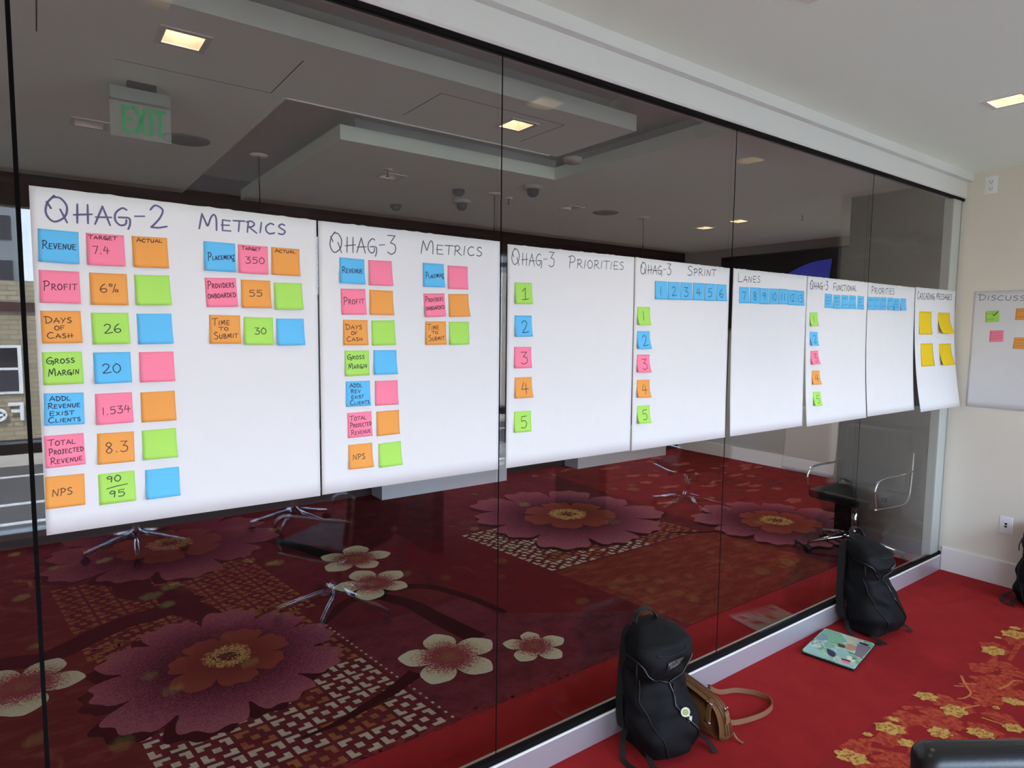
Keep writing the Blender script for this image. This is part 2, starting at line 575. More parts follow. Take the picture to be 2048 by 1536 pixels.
def catmull(pts, n=6):
    P = [Vector(p) for p in pts]
    if len(P) < 3:
        return P
    out = []
    for i in range(len(P) - 1):
        p0, p1, p2, p3 = P[max(i - 1, 0)], P[i], P[i + 1], P[min(i + 2, len(P) - 1)]
        for k in range(n):
            t = k / n
            out.append(0.5 * ((2 * p1) + (p2 - p0) * t + (2 * p0 - 5 * p1 + 4 * p2 - p3) * t * t + (3 * p1 - p0 - 3 * p2 + p3) * t ** 3))
    out.append(P[-1])
    return out

# ================================================================== ROOM SHELL
CEIL = 2.765
XR, XJ, YJ, YB, XL = 5.16, 7.35, -0.83, -4.25, -2.0

# ---- ceiling of the meeting room, with square openings for the downlights
LIGHTS_NEAR = [(0.34, -0.68), (2.01, -0.68), (3.68, -0.68)]
LIGHTS_LOBBY = [(0.49, 0.99), (2.1, 1.03)]
LIGHTS_BACK = [(0.27, 2.45), (2.09, 2.53), (3.87, 2.6)]
LIGHTS_SIDE = [(5.60, 2.07), (5.69, 2.54)]
HS = 0.066

def plane_with_holes(mb, x0, x1, y0, y1, z, holes, mi=0):
    xs = sorted({x0, x1, *[h[0] - HS for h in holes], *[h[0] + HS for h in holes]})
    ys = sorted({y0, y1, *[h[1] - HS for h in holes], *[h[1] + HS for h in holes]})
    for i in range(len(xs) - 1):
        for j in range(len(ys) - 1):
            cx, cy = (xs[i] + xs[i + 1]) / 2, (ys[j] + ys[j + 1]) / 2
            if any(abs(cx - h[0]) < HS and abs(cy - h[1]) < HS for h in holes):
                continue
            mb.quad((xs[i], ys[j], z), (xs[i], ys[j + 1], z), (xs[i + 1], ys[j + 1], z), (xs[i + 1], ys[j], z), mi)

mb = MB()
plane_with_holes(mb, XL, XJ, -4.0, 0.0, CEIL, LIGHTS_NEAR)
mb.box(XL - 0.2, XJ + 0.2, -4.45, 0.0, CEIL + 0.2, CEIL + 0.3)
struct(mb.build('ceiling', MT['ceiling']))
mb = MB()
mb.quad((XL, -4.25, 2.70), (XL, -4.0, 2.70), (XJ, -4.0, 2.70), (XJ, -4.25, 2.70))
mb.quad((XL, -4.0, 2.70), (XL, -4.0, CEIL), (XJ, -4.0, CEIL), (XJ, -4.0, 2.70))
struct(mb.build('trim_1', MT['dark_brown']))

# ---- lobby ceiling: a stepped coffer at z 2.765 / 2.85
SEAMS = [((1.55, 0.87), (1.55, 1.26)), ((1.55, 0.87), (2.3, 0.87)), ((2.3, 0.87), (2.3, 1.26)), ((0.92, 0.9), (0.92, 1.36)), ((0.3, 1.36), (0.92, 1.36)), ((0.04, 0.85), (0.04, 1.25))]
HI, LIP, SET = 2.93, 2.85, 0.09
mb = MB()
main = [(XL, 1.0, 0.71, 4.15), (1.0, 2.68, 0.71, 1.385), (1.455, 3.07, 1.87, 4.15), (3.07, 7.37, 0.0, 4.15)]
for x0, x1, y0, y1 in main:
    hl = [h for h in LIGHTS_LOBBY + LIGHTS_BACK + LIGHTS_SIDE if x0 < h[0] < x1 and y0 < h[1] < y1]
    plane_with_holes(mb, x0, x1, y0, y1, CEIL, hl)
mb.box(XL - 0.2, 9.2, 0.06, 4.35, HI + 0.08, HI + 0.16)
mb.quad((XL, 0, HI), (XL, 4.15, HI), (3.3, 4.15, HI), (3.3, 0, HI), 1)
def vface(a, b, inset):
    """The lip of the coffer and, set back by `inset`, the cove face above it."""
    mb.quad((*a, CEIL), (*b, CEIL), (*b, LIP), (*a, LIP), 0)
    a2 = (a[0] + inset[0], a[1] + inset[1])
    b2 = (b[0] + inset[0], b[1] + inset[1])
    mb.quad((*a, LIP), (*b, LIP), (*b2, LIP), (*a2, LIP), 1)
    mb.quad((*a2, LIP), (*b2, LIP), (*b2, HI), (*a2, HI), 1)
vface((XL, 0.71), (2.68, 0.71), (-0.12, SET))
vface((2.68, 0.71), (2.68, 1.385), (-SET, 0))
vface((2.68, 1.385), (1.0, 1.385), (0, -SET))
vface((1.0, 1.385), (1.0, 4.15), (-SET, 0))
vface((1.455, 4.15), (1.455, 1.87), (SET, 0))
vface((1.455, 1.87), (3.07, 1.87), (SET, SET))
vface((3.07, 1.87), (3.07, 0.0), (SET, 0))
# pale edge bead along the island's back edge and the left field
mb.box(1.0, 2.62, 1.379, 1.391, CEIL - 0.005, CEIL + 0.002, 2)
mb.box(0.985, 0.999, 1.385, 4.1, CEIL - 0.003, CEIL + 0.002, 0)
for a, b in SEAMS:
    d = (Vector((*b, 0)) - Vector((*a, 0))).normalized()
    q = Vector((-d.y, d.x, 0)) * 0.0022
    A_, B_ = Vector((*a, CEIL - 0.0012)), Vector((*b, CEIL - 0.0012))
    mb.quad(A_ - q, A_ + q, B_ + q, B_ - q, 3)
struct(mb.build('ceiling_lobby', [MT['ceiling_lobby'], MT['recess'], MT['white'], MT['dark_brown']]))

# ---- walls
mb = MB()
mb.box(XR, XR + 0.14, YJ, 0.08, 0, CEIL + 0.05)
mb.box(XR + 0.14, XJ + 0.15, YJ, YJ + 0.12, 0, CEIL + 0.05)
mb.box(XJ, XJ + 0.15, YB - 0.1, YJ, 0, CEIL + 0.05, 1)
struct(mb.build('wall_right', [MT['wall'], MT['wall_grey']]))
mb = MB()
mb.box(XL - 0.15, XL, YB - 0.1, 4.3, 0, CEIL + 0.2)
struct(mb.build('wall_left', MT['wall']))
mb = MB()   # lobby walls: dark panelled back, black glass side near the partition, dark far side
mb.box(XL, 9.2, 4.15, 4.3, 0, 3.03, 0)
mb.box(7.37, 7.52, 0.84, 4.15, 0, 3.03, 1)
mb.box(5.5, 7.52, 0.7, 0.84, 0, 3.03, 1)
struct(mb.build('wall_lobby', [MT['dark_wall'], MT['wall_lobby']]))
mb = MB()
mb.box(7.354, 7.37, 0.84, 4.15, 0, 0.165)
struct(mb.build('baseboard_lobby', MT['white']))
mb = MB()
mb.box(5.32, 5.5, 0.08, 0.84, 0, CEIL + 0.01)
struct(mb.build('wall_side', MT['black_glass']))
mb = MB()   # baseboards on the right wall
mb.box(XR - 0.016, XR, YJ - 0.016, -0.024, 0, 0.162)
mb.box(XR - 0.012, XR, YJ - 0.012, -0.024, 0.162, 0.168)
mb.box(XR - 0.016, XJ, YJ - 0.016, YJ, 0, 0.165)
mb.box(XJ - 0.016, XJ, YB + 0.35, YJ - 0.016, 0, 0.165)
struct(mb.build('baseboard_right', MT['white']))

# ---- partition: header, base rail, jamb, gaskets, glass panels
part = bpy.data.objects.new('wall_front', None)
C.objects.link(part)
struct(part)
mb = MB()
mb.box(XL, XR, -0.022, 0.06, 2.612, 2.713)
mb.add([(XL, -0.022, 2.612), (XR, -0.022, 2.612), (XR, -0.016, 2.604), (XL, -0.016, 2.604), (XL, 0.06, 2.604), (XR, 0.06, 2.604)], [(0, 3, 2, 1), (3, 4, 5, 2)])
mb.box(XL, XR, -0.057, 0.06, 2.713, CEIL)
mb.build('header', MT['alum'], part)
mb = MB()
mb.box(XL, XR, -0.022, 0.05, 0, 0.102)
mb.add([(XL, -0.022, 0.102), (XR, -0.022, 0.102), (XR, -0.017, 0.107), (XL, -0.017, 0.107), (XL, 0.05, 0.107), (XR, 0.05, 0.107)], [(0, 1, 2, 3), (3, 2, 5, 4)], 1)
mb.build('base_rail', [MT['alum_base'], MT['white']], part)
mb = MB()
mb.box(5.0, 5.125, -0.0045, 0.05, 0.107, 2.604)
mb.box(5.125, 5.16, 0.0, 0.05, 0.107, 2.604, 1)
mb.build('jamb', [MT['jamb'], MT['grey_metal']], part)
mb = MB()
mb.box(XL, 5.16, -0.013, 0.013, 2.588, 2.606)
mb.box(XL, 5.16, -0.013, 0.013, 0.105, 0.128)
mb.build('gasket', MT['gasket'], part)
JOINTS = [(-0.025, 0.009), (1.278, 0.004), (2.57, 0.0045), (3.868, 0.004)]
edges = [XL] + [j for j, _ in JOINTS] + [5.01]
for i in range(5):
    a = edges[i] + (JOINTS[i - 1][1] / 2 if i > 0 else 0)
    b = edges[i + 1] - (JOINTS[i][1] / 2 if i < 4 else 0)
    mb = MB()
    mb.quad((a, -0.006, 0.12), (b, -0.006, 0.12), (b, -0.006, 2.6), (a, -0.006, 2.6))
    mb.quad((a, 0.006, 0.12), (a, 0.006, 2.6), (b, 0.006, 2.6), (b, 0.006, 0.12))
    mb.build('glass_panel', MT['glass'], part)
for j, w in JOINTS:
    mb = MB()
    mb.box(j - w / 2, j + w / 2, -0.0064, -0.0052, 0.12, 2.6)
    mb.build('joint_seal', MT['seal'], part)

# ---- window wall behind the viewer
mb = MB()
mb.box(XL - 0.1, XJ + 0.1, YB - 0.12, YB, 2.6, CEIL + 0.3)
mb.box(XL - 0.1, XJ + 0.1, YB - 0.12, YB, -0.2, 0.05)
struct(mb.build('wall_back', MT['dark_brown']))
MULL = [-2.0, -0.62, 0.5, 1.62, 2.65, 3.72, 4.95, 6.15, 7.35]
for i in range(8):
    a, b = MULL[i], MULL[i + 1]
    w = bpy.data.objects.new('window_%d' % (i + 1), None)
    C.objects.link(w)
    struct(w)
    mb = MB()
    mb.box(a, a + 0.05, YB - 0.1, YB + 0.03, 0.05, 2.6)
    mb.box(a + 0.05, b, YB - 0.1, YB + 0.03, 0.05, 0.1, 1)
    mb.box(a + 0.05, b, YB - 0.1, YB + 0.03, 2.54, 2.6)
    mb.box(a + 0.05, b, YB - 0.1, YB + 0.03, 0.7, 0.78)
    mb.build('window_frame', [MT['frame_dark'], MT['alum']], w)
    mb = MB()
    mb.quad((a + 0.05, YB - 0.05, 0.1), (b, YB - 0.05, 0.1), (b, YB - 0.05, 2.54), (a + 0.05, YB - 0.05, 2.54))
    mb.build('window_pane', MT['window_glass'], w)

# ================================================================== FLOOR with its woven pattern
# material slots
FL = ['c_brick', 'c_rose', 'c_deep', 'c_fringe', 'c_russet', 'c_red', 'c_red2', 'c_gold', 'c_orange', 'c_branch', 'c_maroon', 'c_rust', 'c_plum', 'c_cream', 'c_bronze', 'c_dark', 'p_purple', 'p_orange', 'p_stamen', 'p_white']
FI = {k: i for i, k in enumerate(FL)}
fb = MB()
fb.box(XL - 0.2, 9.2, YB - 0.1, 4.3, -0.1, 0.0, FI['c_red'])

def poly(pts, z, key, t=None):
    fb.add([(p[0], p[1], z) for p in pts], [tuple(range(len(pts)))], FI[key], t)

def skew(x, y):
    return (x - 0.12 * (y - 0.44), y)

def blob(cx, cy, rx, ry, z, key, rot=0.0, lobes=5, amp=0.16, n=36, seed=0):
    rg = random.Random(seed)
    ph = [rg.uniform(0, 6.28) for _ in range(3)]
    pts = []
    for i in range(n):
        a = 2 * math.pi * i / n
        r = 1 + amp * math.sin(lobes * a + ph[0]) + 0.06 * math.sin(11 * a + ph[1]) + 0.05 * math.sin(17 * a + ph[2])
        x, y = rx * r * math.cos(a), ry * r * math.sin(a)
        pts.append((cx + x * math.cos(rot) - y * math.sin(rot), cy + x * math.sin(rot) + y * math.cos(rot)))
    poly(pts, z, key)

def ribbon(pts, w0, w1, z, key, n=6, smooth=True):
    P = catmull([(p[0], p[1], 0) for p in pts], n) if smooth else [Vector((p[0], p[1], 0)) for p in pts]
    N = len(P)
    vs, fs = [], []
    for i, p in enumerate(P):
        d = (P[min(i + 1, N - 1)] - P[max(i - 1, 0)]).normalized()
        q = Vector((-d.y, d.x, 0))
        w = w0 + (w1 - w0) * i / (N - 1)
        vs += [(p.x - q.x * w / 2, p.y - q.y * w / 2, z), (p.x + q.x * w / 2, p.y + q.y * w / 2, z)]
    for i in range(N - 1):
        fs.append((2 * i, 2 * i + 2, 2 * i + 3, 2 * i + 1))
    fb.add(vs, fs, FI[key])

# meeting-room side: red border, then a field strewn with gold and orange blossom
poly([(XL, YB), (XJ, YB), (XJ, -0.62), (XL, -0.62)], 0.0004, 'c_red2')
near_gold = [(3.259, -0.662, .10), (3.236, -0.784, .12), (2.861, -0.675, .12), (2.537, -0.672, .12), (2.812, -0.76, .07), (3.004, -0.812, .10), (3.141, -0.914, .10), (3.543, -0.913, .09), (4.034, -0.685, .13), (4.36, -0.685, .14), (2.946, -0.655, .05), (2.739, -0.64, .04), (3.42, -0.885, .035), (4.457, -0.66, .06), (4.236, -0.645, .035)]
near_orange = [(3.053, -0.758, .12), (2.78, -0.708, .11), (3.29, -0.733, .13), (3.474, -0.84, .11), (2.615, -0.655, .11), (2.681, -0.787, .08), (2.935, -0.645, .05), (3.029, -0.72, .07), (3.107, -0.818, .08), (4.098, -0.66, .10), (4.271, -0.719, .11), (3.9, -0.76, .1), (3.75, -0.72, .08), (4.5, -0.78, .12)]
rg = random.Random(3)
for _ in range(46):
    near_orange.append((rg.uniform(2.5, 4.7), rg.uniform(-1.05, -.68), rg.uniform(.06, .13)))
for _ in range(12):
    near_gold.append((rg.uniform(2.6, 4.7), rg.uniform(-1.15, -.95), rg.uniform(.06, .12)))
for _ in range(170):
    x, y = rg.uniform(XL + 0.1, XJ - 0.1), rg.uniform(YB + 0.2, -0.98)
    (near_gold if rg.random() < 0.45 else near_orange).append((x, y, rg.uniform(.06, .15)))
for i, (x, y, w) in enumerate(near_orange):
    blob(x, y, w * 0.62, w * 0.42, 0.0008 + i * 0.000004, 'c_orange', rot=-0.7 + 0.5 * math.sin(i * 2.1), amp=0.14, seed=i)
for i, (x, y, w) in enumerate(near_gold):
    blob(x, y, w * 0.5, w * 0.36, 0.0020 + i * 0.000006, 'c_gold', rot=-0.6 + 0.4 * math.sin(i * 1.7), lobes=6, amp=0.13, seed=50 + i)
    if w > 0.08:
        for k in range(4):
            a = k * 1.7 + i
            blob(x + math.cos(a) * w * .18, y + math.sin(a) * w * .12, w * .05, w * .03, 0.0030 + (k % 4) * 0.00003, 'c_orange', rot=-0.6, amp=0.2, n=12, seed=k)
for L_ in ([(3.605, -.683), (3.536, -.722), (3.462, -.772), (3.392, -.771), (3.358, -.753)], [(3.427, -.784), (3.429, -.821)], [(3.609, -.837), (3.70, -.85), (3.758, -.851), (3.798, -.879)], [(3.302, -.802), (3.379, -.833)], [(3.278, -.874), (3.291, -.937), (3.315, -1.016)], [(3.50, -.73), (3.47, -.70)], [(3.54, -.72), (3.57, -.76)]):
    ribbon(L_, 0.012, 0.008, 0.0018 + L_[0][0] * 0.00001, 'c_branch')
for L_ in ([(3.07, -.64), (3.11, -.66), (3.159, -.70)], [(2.605, -.64), (2.656, -.697), (2.733, -.797)], [(2.671, -.64), (2.755, -.691)], [(3.054, -.66), (2.96, -.69), (2.874, -.735)], [(4.0, -.70), (3.9, -.73), (3.8, -.75)], [(4.3, -.73), (4.15, -.75), (3.98, -.77)], [(2.5, -.7), (2.58, -.76), (2.66, -.83)]):
    ribbon(L_, 0.03, 0.016, 0.0006, 'c_orange')
for k in range(60):
    x, y = rg.uniform(XL + 0.3, XJ - 0.5), rg.uniform(YB + 0.3, -1.0)
    a = rg.uniform(-0.4, 0.9)
    ribbon([(x, y), (x + .1 * math.cos(a), y + .1 * math.sin(a)), (x + .19 * math.cos(a + .4), y + .19 * math.sin(a + .4)), (x + .3 * math.cos(a + .2), y + .3 * math.sin(a + .2))], 0.02, 0.008, 0.0006 + k * 0.000003, 'c_branch' if k % 2 else 'c_orange')

# lobby side
poly([(XL, 0.425), (9.0, 0.445), (9.0, 4.15), (XL, 4.15)], 0.0004, 'c_maroon')
poly([skew(-2.2, 0.43), skew(0.45, 0.43), skew(0.36, 1.1), skew(0.3, 4.1), (XL, 4.1)], 0.0006, 'c_russet')
poly([skew(1.37, 0.44), skew(2.95, 0.445), skew(2.95, 1.5), skew(1.37, 1.5)], 0.0006, 'c_plum')
poly([skew(1.37, 1.5), skew(2.2, 1.5), skew(2.6, 4.0), skew(1.35, 4.0)], 0.0006, 'c_maroon')
poly([skew(2.2, 1.2), skew(2.95, 0.7), skew(2.95, 2.6), skew(2.35, 2.6)], 0.0007, 'c_deep')
poly([skew(2.95, 0.445), skew(4.62, 0.445), skew(4.62, 1.5), skew(2.95, 1.5)], 0.0008, 'c_rust')
poly([skew(4.75, 1.55), (7.37, 1.0), (7.37, 4.1), skew(5.2, 4.1)], 0.0007, 'c_brick')
for k in range(90):
    x, y = rg.uniform(4.9, 7.3), rg.uniform(1.6, 4.0)
    blob(x, y, rg.uniform(.05, .14), rg.uniform(.03, .07), 0.0009 + k * 0.000005, 'c_rose' if k % 3 == 0 else 'c_russet', rot=rg.uniform(-.3, .2), amp=.2, n=20, seed=k)
# loose flecked fringe along the border
for k in range(420):
    x = rg.uniform(-1.0, 2.9)
    y = 0.425 + abs(rg.gauss(0, 0.03))
    blob(x, y, rg.uniform(.008, .03), rg.uniform(.004, .009), 0.0010 + (k % 5) * 0.00002, 'c_fringe', rot=rg.uniform(-.3, .3), amp=.25, n=12, seed=k)

# key-fret lattice
PIT = 0.1465
def lattice(x0, x1, y0, y1, key_fn, inside=lambda x, y: True, z=0.0012):
    def R(ax, ay, bx, by, key):
        pts = [skew(ax, ay), skew(bx, ay), skew(bx, by), skew(ax, by)]
        poly(pts, z, key)
    nx = int((x1 - x0) / PIT + 0.5)
    ny = int((y1 - y0) / PIT + 0.5)
    for i in range(nx):
        for j in range(ny):
            cx, cy = x0 + (i + .5) * PIT, y0 + (j + .5) * PIT
            if not inside(cx, cy):
                continue
            key = key_fn(cx, cy)
            u = PIT / 20
            R(cx - 2.2 * u, cy - 2.2 * u, cx + 2.2 * u, cy + 2.2 * u, key)
            for sx, sy in ((1, 1), (1, -1), (-1, 1), (-1, -1)):
                if sx == sy:
                    R(cx + sx * 3.4 * u, cy + sy * 5.6 * u, cx + sx * 9 * u, cy + sy * 8.4 * u, key)
                    R(cx + sx * 5.8 * u, cy + sy * 1.2 * u, cx + sx * 9 * u, cy + sy * 5.6 * u, key)
                else:
                    R(cx + sx * 5.2 * u, cy + sy * 3.4 * u, cx + sx * 8.6 * u, cy + sy * 9 * u, key)
                    R(cx + sx * 0.8 * u, cy + sy * 6.2 * u, cx + sx * 5.2 * u, cy + sy * 9 * u, key)
        
rk = random.Random(11)
lattice(0.33, 1.36, 0.45, 2.0, lambda x, y: 'c_cream' if (y < 1.2 and rk.random() > .12) else 'c_bronze')
lattice(0.30, 1.40, 1.9, 3.05, lambda x, y: 'c_bronze')
lattice(2.95, 4.5, 1.52, 2.6, lambda x, y: 'c_cream' if x < 4.0 and rk.random() > .15 else 'c_bronze')
for k in range(26):   # dotted selvage
    y = 0.47 + k * 0.048
    p = skew(1.385, y)
    poly([(p[0] - .006, y - .008), (p[0] + .006, y - .008), (p[0] + .006, y + .008), (p[0] - .006, y + .008)], 0.0012, 'c_cream')

# bark-coloured branches
ribbon([(-0.9, 2.25), (-0.22, 2.12), (-0.02, 2.08), (0.28, 2.28), (0.56, 2.36), (0.70, 2.5)], 0.12, 0.20, 0.0020, 'c_dark')
ribbon([(0.62, 2.36), (0.60, 2.62), (0.44, 2.72), (0.42, 3.0)], 0.20, 0.22, 0.00205, 'c_dark')
ribbon([(0.60, 2.4), (0.72, 2.15), (0.78, 1.9)], 0.22, 0.10, 0.0021, 'c_dark')
ribbon([(1.20, 1.62), (1.35, 1.76), (1.486, 1.86), (1.63, 1.84), (1.76, 1.62), (1.80, 1.35), (1.86, 1.0)], 0.05, 0.13, 0.0020, 'c_dark')
ribbon([(1.63, 1.9), (1.83, 1.87), (2.0, 1.75), (2.12, 1.45), (2.17, 1.18)], 0.10, 0.04, 0.0021, 'c_dark')
ribbon([(0.80, 0.70), (0.95, 0.71), (1.09, 0.75), (1.25, 0.80), (1.42, 0.88)], 0.012, 0.085, 0.0022, 'c_dark')
ribbon([(1.40, 3.3), (1.55, 3.0), (1.62, 2.8), (1.7, 2.6)], 0.10, 0.14, 0.0020, 'c_dark')
ribbon([(4.2, 1.62), (4.35, 1.52), (4.6, 1.42), (4.9, 1.5)], 0.03, 0.05, 0.0020, 'c_dark')

def bloom(cx, cy, R, petals, z, key, notch=0.22, ring=7, n=240, rot=0.0, seed=0, pointed=0.0, t0=0.0):
    rg = random.Random(seed)
    var = [rg.uniform(0.92, 1.08) for _ in range(petals)]
    shift = [rg.uniform(-0.12, 0.12) for _ in range(petals + 1)]
    shift[-1] = shift[0]
    vs, ts, fs = [(cx, cy, z)], [t0], []
    for j in range(1, ring + 1):
        for i in range(n):
            a = 2 * math.pi * i / n
            q = ((a - rot) / (2 * math.pi) * petals) % petals
            k = int(q) % petals
            u = (q - k) * 2 - 1
            prof = 1 - notch * abs(u) ** 7 - 0.05 * u * u + 0.025 * math.cos(u * 9 + k)
            if pointed:
                prof = 1 - notch * abs(u) ** 3.2 + pointed * max(0, 1 - abs(u) * 2.6) - pointed
            r = R * prof * var[k] * j / ring
            vs.append((cx + r * math.cos(a), cy + r * math.sin(a), z))
            ts.append(min(1.0, r / R))
    for i in range(n):
        fs.append((0, 1 + i, 1 + (i + 1) % n))
    for j in range(ring - 1):
        for i in range(n):
            a = 1 + j * n + i
            b = 1 + j * n + (i + 1) % n
            fs.append((a, a + n, b + n, b))
    fb.add(vs, fs, FI[key], ts)

def big_flower(cx, cy, R, rot, seed, n1=10, n2=7):
    # drop shadow drawn into the carpet: dark offset copy of the bloom
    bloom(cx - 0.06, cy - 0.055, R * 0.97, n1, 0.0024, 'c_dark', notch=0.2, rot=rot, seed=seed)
    bloom(cx, cy, R, n1, 0.0028, 'p_purple', notch=0.24, rot=rot, seed=seed)
    bloom(cx + 0.03, cy, R * 0.5, n2, 0.0032, 'p_orange', notch=0.26, rot=rot + .3, seed=seed + 1)
    bloom(cx + 0.03, cy + 0.02, R * 0.21, 14, 0.0036, 'p_stamen', notch=0.2, rot=rot, seed=seed + 2)

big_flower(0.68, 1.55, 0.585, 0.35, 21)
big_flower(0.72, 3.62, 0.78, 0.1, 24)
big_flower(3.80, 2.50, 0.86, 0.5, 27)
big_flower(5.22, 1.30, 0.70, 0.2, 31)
for cx, cy, R, rot in ((1.79, 2.53, 0.27, 0.5), (1.715, 2.03, 0.255, 1.0), (1.63, 0.92, 0.262, 0.72), (2.06, 0.76, 0.175, 0.5), (-0.13, 1.82, 0.27, 0.35)):
    bloom(cx, cy, R, 5, 0.0030, 'p_white', notch=0.46, rot=rot, seed=int(cx * 100), pointed=0.09)
struct(fb.build('floor', [MT[k] for k in FL]))

# ================================================================== HANDWRITING
# one-stroke block capitals: 's' straight, 'c' curved
G = {
 'A': (.8, [('s', [(0, 0), (.42, 1), (.78, 0)]), ('s', [(.05, .36), (.86, .42)])]),
 'B': (.7, [('s', [(.08, 0), (.1, 1)]), ('c', [(-.05, .95), (.35, 1.02), (.58, .8), (.3, .55), (.15, .52), (.5, .48), (.66, .22), (.4, .0), (.02, .02)])]),
 'C': (.78, [('c', [(.72, .88), (.42, 1), (.08, .68), (.06, .26), (.34, 0), (.78, .14)])]),
 'D': (.8, [('s', [(.12, .98), (.14, .02)]), ('c', [(-.12, 1), (.3, 1.02), (.74, .72), (.7, .28), (.36, .02), (.05, .02)])]),
 'E': (.72, [('s', [(.68, .98), (.1, 1), (.08, .02), (.7, .04)]), ('s', [(0, .5), (.6, .54)])]),
 'F': (.7, [('s', [(.72, 1), (.08, .98), (.1, 0)]), ('s', [(.02, .5), (.58, .53)])]),
 'G': (.85, [('c', [(.72, .9), (.46, 1), (.1, .7), (.06, .3), (.3, .04), (.6, .12), (.66, .4)]), ('c', [(.2, .44), (.5, .46), (.82, .44), (.84, .1), (.72, -.2)])]),
 'H': (.8, [('s', [(.14, 1), (.1, 0)]), ('s', [(.66, 1), (.64, 0)]), ('s', [(-.06, .4), (.86, .52)])]),
 'I': (.28, [('s', [(.2, 1), (.08, 0)])]),
 'J': (.6, [('s', [(0, .98), (.62, 1)]), ('c', [(.38, 1), (.36, .3), (.2, 0), (-.02, .14)])]),
 'K': (.7, [('s', [(.1, 1), (.08, 0)]), ('s', [(.6, .95), (.1, .45), (.66, 0)])]),
 'L': (.65, [('s', [(.1, 1), (.04, .04), (.66, .08)])]),
 'M': (1.0, [('s', [(.02, 0), (.18, 1)]), ('c', [(.18, 1), (.36, .5), (.46, .28), (.62, .8), (.78, 1.04), (.9, .8), (.9, 0)])]),
 'N': (.8, [('s', [(.04, 0), (.14, .96), (.62, .04), (.74, 1)])]),
 'O': (.78, [('c', [(.4, 1), (.1, .76), (.06, .3), (.36, 0), (.7, .26), (.72, .72), (.4, 1), (.3, .94)])]),
 'P': (.68, [('s', [(.16, 1), (.06, -.05)]), ('c', [(-.05, .9), (.34, 1.04), (.62, .84), (.5, .54), (.12, .44)])]),
 'Q': (1.0, [('c', [(.42, 1.08), (.12, .72), (.06, .28), (.34, -.02), (.76, .22), (.86, .66), (.62, .98), (.3, .98)]), ('c', [(.08, .8), (.2, .62), (.26, .5)]), ('s', [(.6, .5), (.84, -.02)])]),
 'R': (.74, [('s', [(.14, 1), (.04, -.02)]), ('c', [(-.05, .9), (.36, 1.04), (.6, .82), (.44, .54), (.1, .46)]), ('s', [(.24, .48), (.78, .0)])]),
 'S': (.66, [('c', [(.6, .9), (.34, 1.02), (.08, .78), (.32, .56), (.6, .34), (.4, .02), (.0, .08)])]),
 'T': (.75, [('s', [(-.06, .96), (.84, 1.02)]), ('s', [(.42, .98), (.34, 0)])]),
 'U': (.75, [('c', [(.08, 1), (.06, .4), (.2, .04), (.5, .06), (.66, .4), (.68, 1)])]),
 'V': (.7, [('s', [(.04, 1), (.34, 0), (.68, 1)])]),
 'W': (1.0, [('s', [(.02, 1), (.24, 0), (.48, .8), (.7, 0), (.94, 1)])]),
 'X': (.7, [('s', [(.04, .96), (.64, .04)]), ('s', [(.62, 1), (.02, 0)])]),
 'Y': (.7, [('s', [(.04, 1), (.34, .52)]), ('s', [(.7, 1), (.2, 0)])]),
 'Z': (.7, [('s', [(.04, .96), (.66, 1), (.04, .02), (.7, .04)])]),
 '0': (.72, [('c', [(.36, 1), (.08, .7), (.08, .26), (.36, 0), (.64, .3), (.62, .76), (.36, 1), (.28, .96)])]),
 '1': (.3, [('s', [(.16, 1), (.14, 0)])]),
 '!': (.7, [('s', [(.12, .72), (.44, 1), (.36, .04)]), ('s', [(.02, 0), (.72, .1)])]),
 '2': (.75, [('c', [(.06, .78), (.3, 1.02), (.62, .86), (.5, .5), (.2, .14), (.06, .02)]), ('c', [(.06, .02), (.4, .02), (.82, .12)])]),
 '3': (.68, [('s', [(.06, 1), (.62, 1), (.26, .6)]), ('c', [(.26, .6), (.62, .5), (.62, .14), (.3, -.02), (.02, .1)])]),
 '4': (.74, [('s', [(.3, .98), (.06, .4), (.78, .44)]), ('s', [(.54, .86), (.5, 0)])]),
 '5': (.7, [('s', [(.66, 1), (.14, .96), (.12, .58)]), ('c', [(.12, .58), (.46, .64), (.66, .36), (.46, .04), (.04, .06)])]),
 '6': (.66, [('c', [(.5, 1), (.16, .66), (.06, .26), (.3, 0), (.6, .16), (.54, .42), (.2, .4), (.08, .24)])]),
 '7': (.68, [('s', [(.02, .94), (.66, .98), (.3, 0)])]),
 '8': (.68, [('c', [(.58, .86), (.3, 1.02), (.1, .78), (.36, .54), (.6, .24), (.34, -.02), (.1, .2), (.36, .54), (.6, .84)])]),
 '9': (.64, [('c', [(.56, .84), (.3, 1), (.08, .76), (.24, .56), (.54, .7), (.58, .86), (.52, .4), (.46, 0)])]),
 '.': (.3, [('s', [(.1, .05), (.2, .0)])]),
 '-': (.5, [('s', [(.06, .46), (.46, .5)])]),
 '%': (.9, [('c', [(.2, 1), (.04, .86), (.16, .7), (.32, .82), (.2, 1)]), ('s', [(.62, .98), (.34, 0)]), ('c', [(.68, .36), (.54, .2), (.66, .04), (.84, .16), (.7, .36)])]),
 ' ': (.5, []),
}

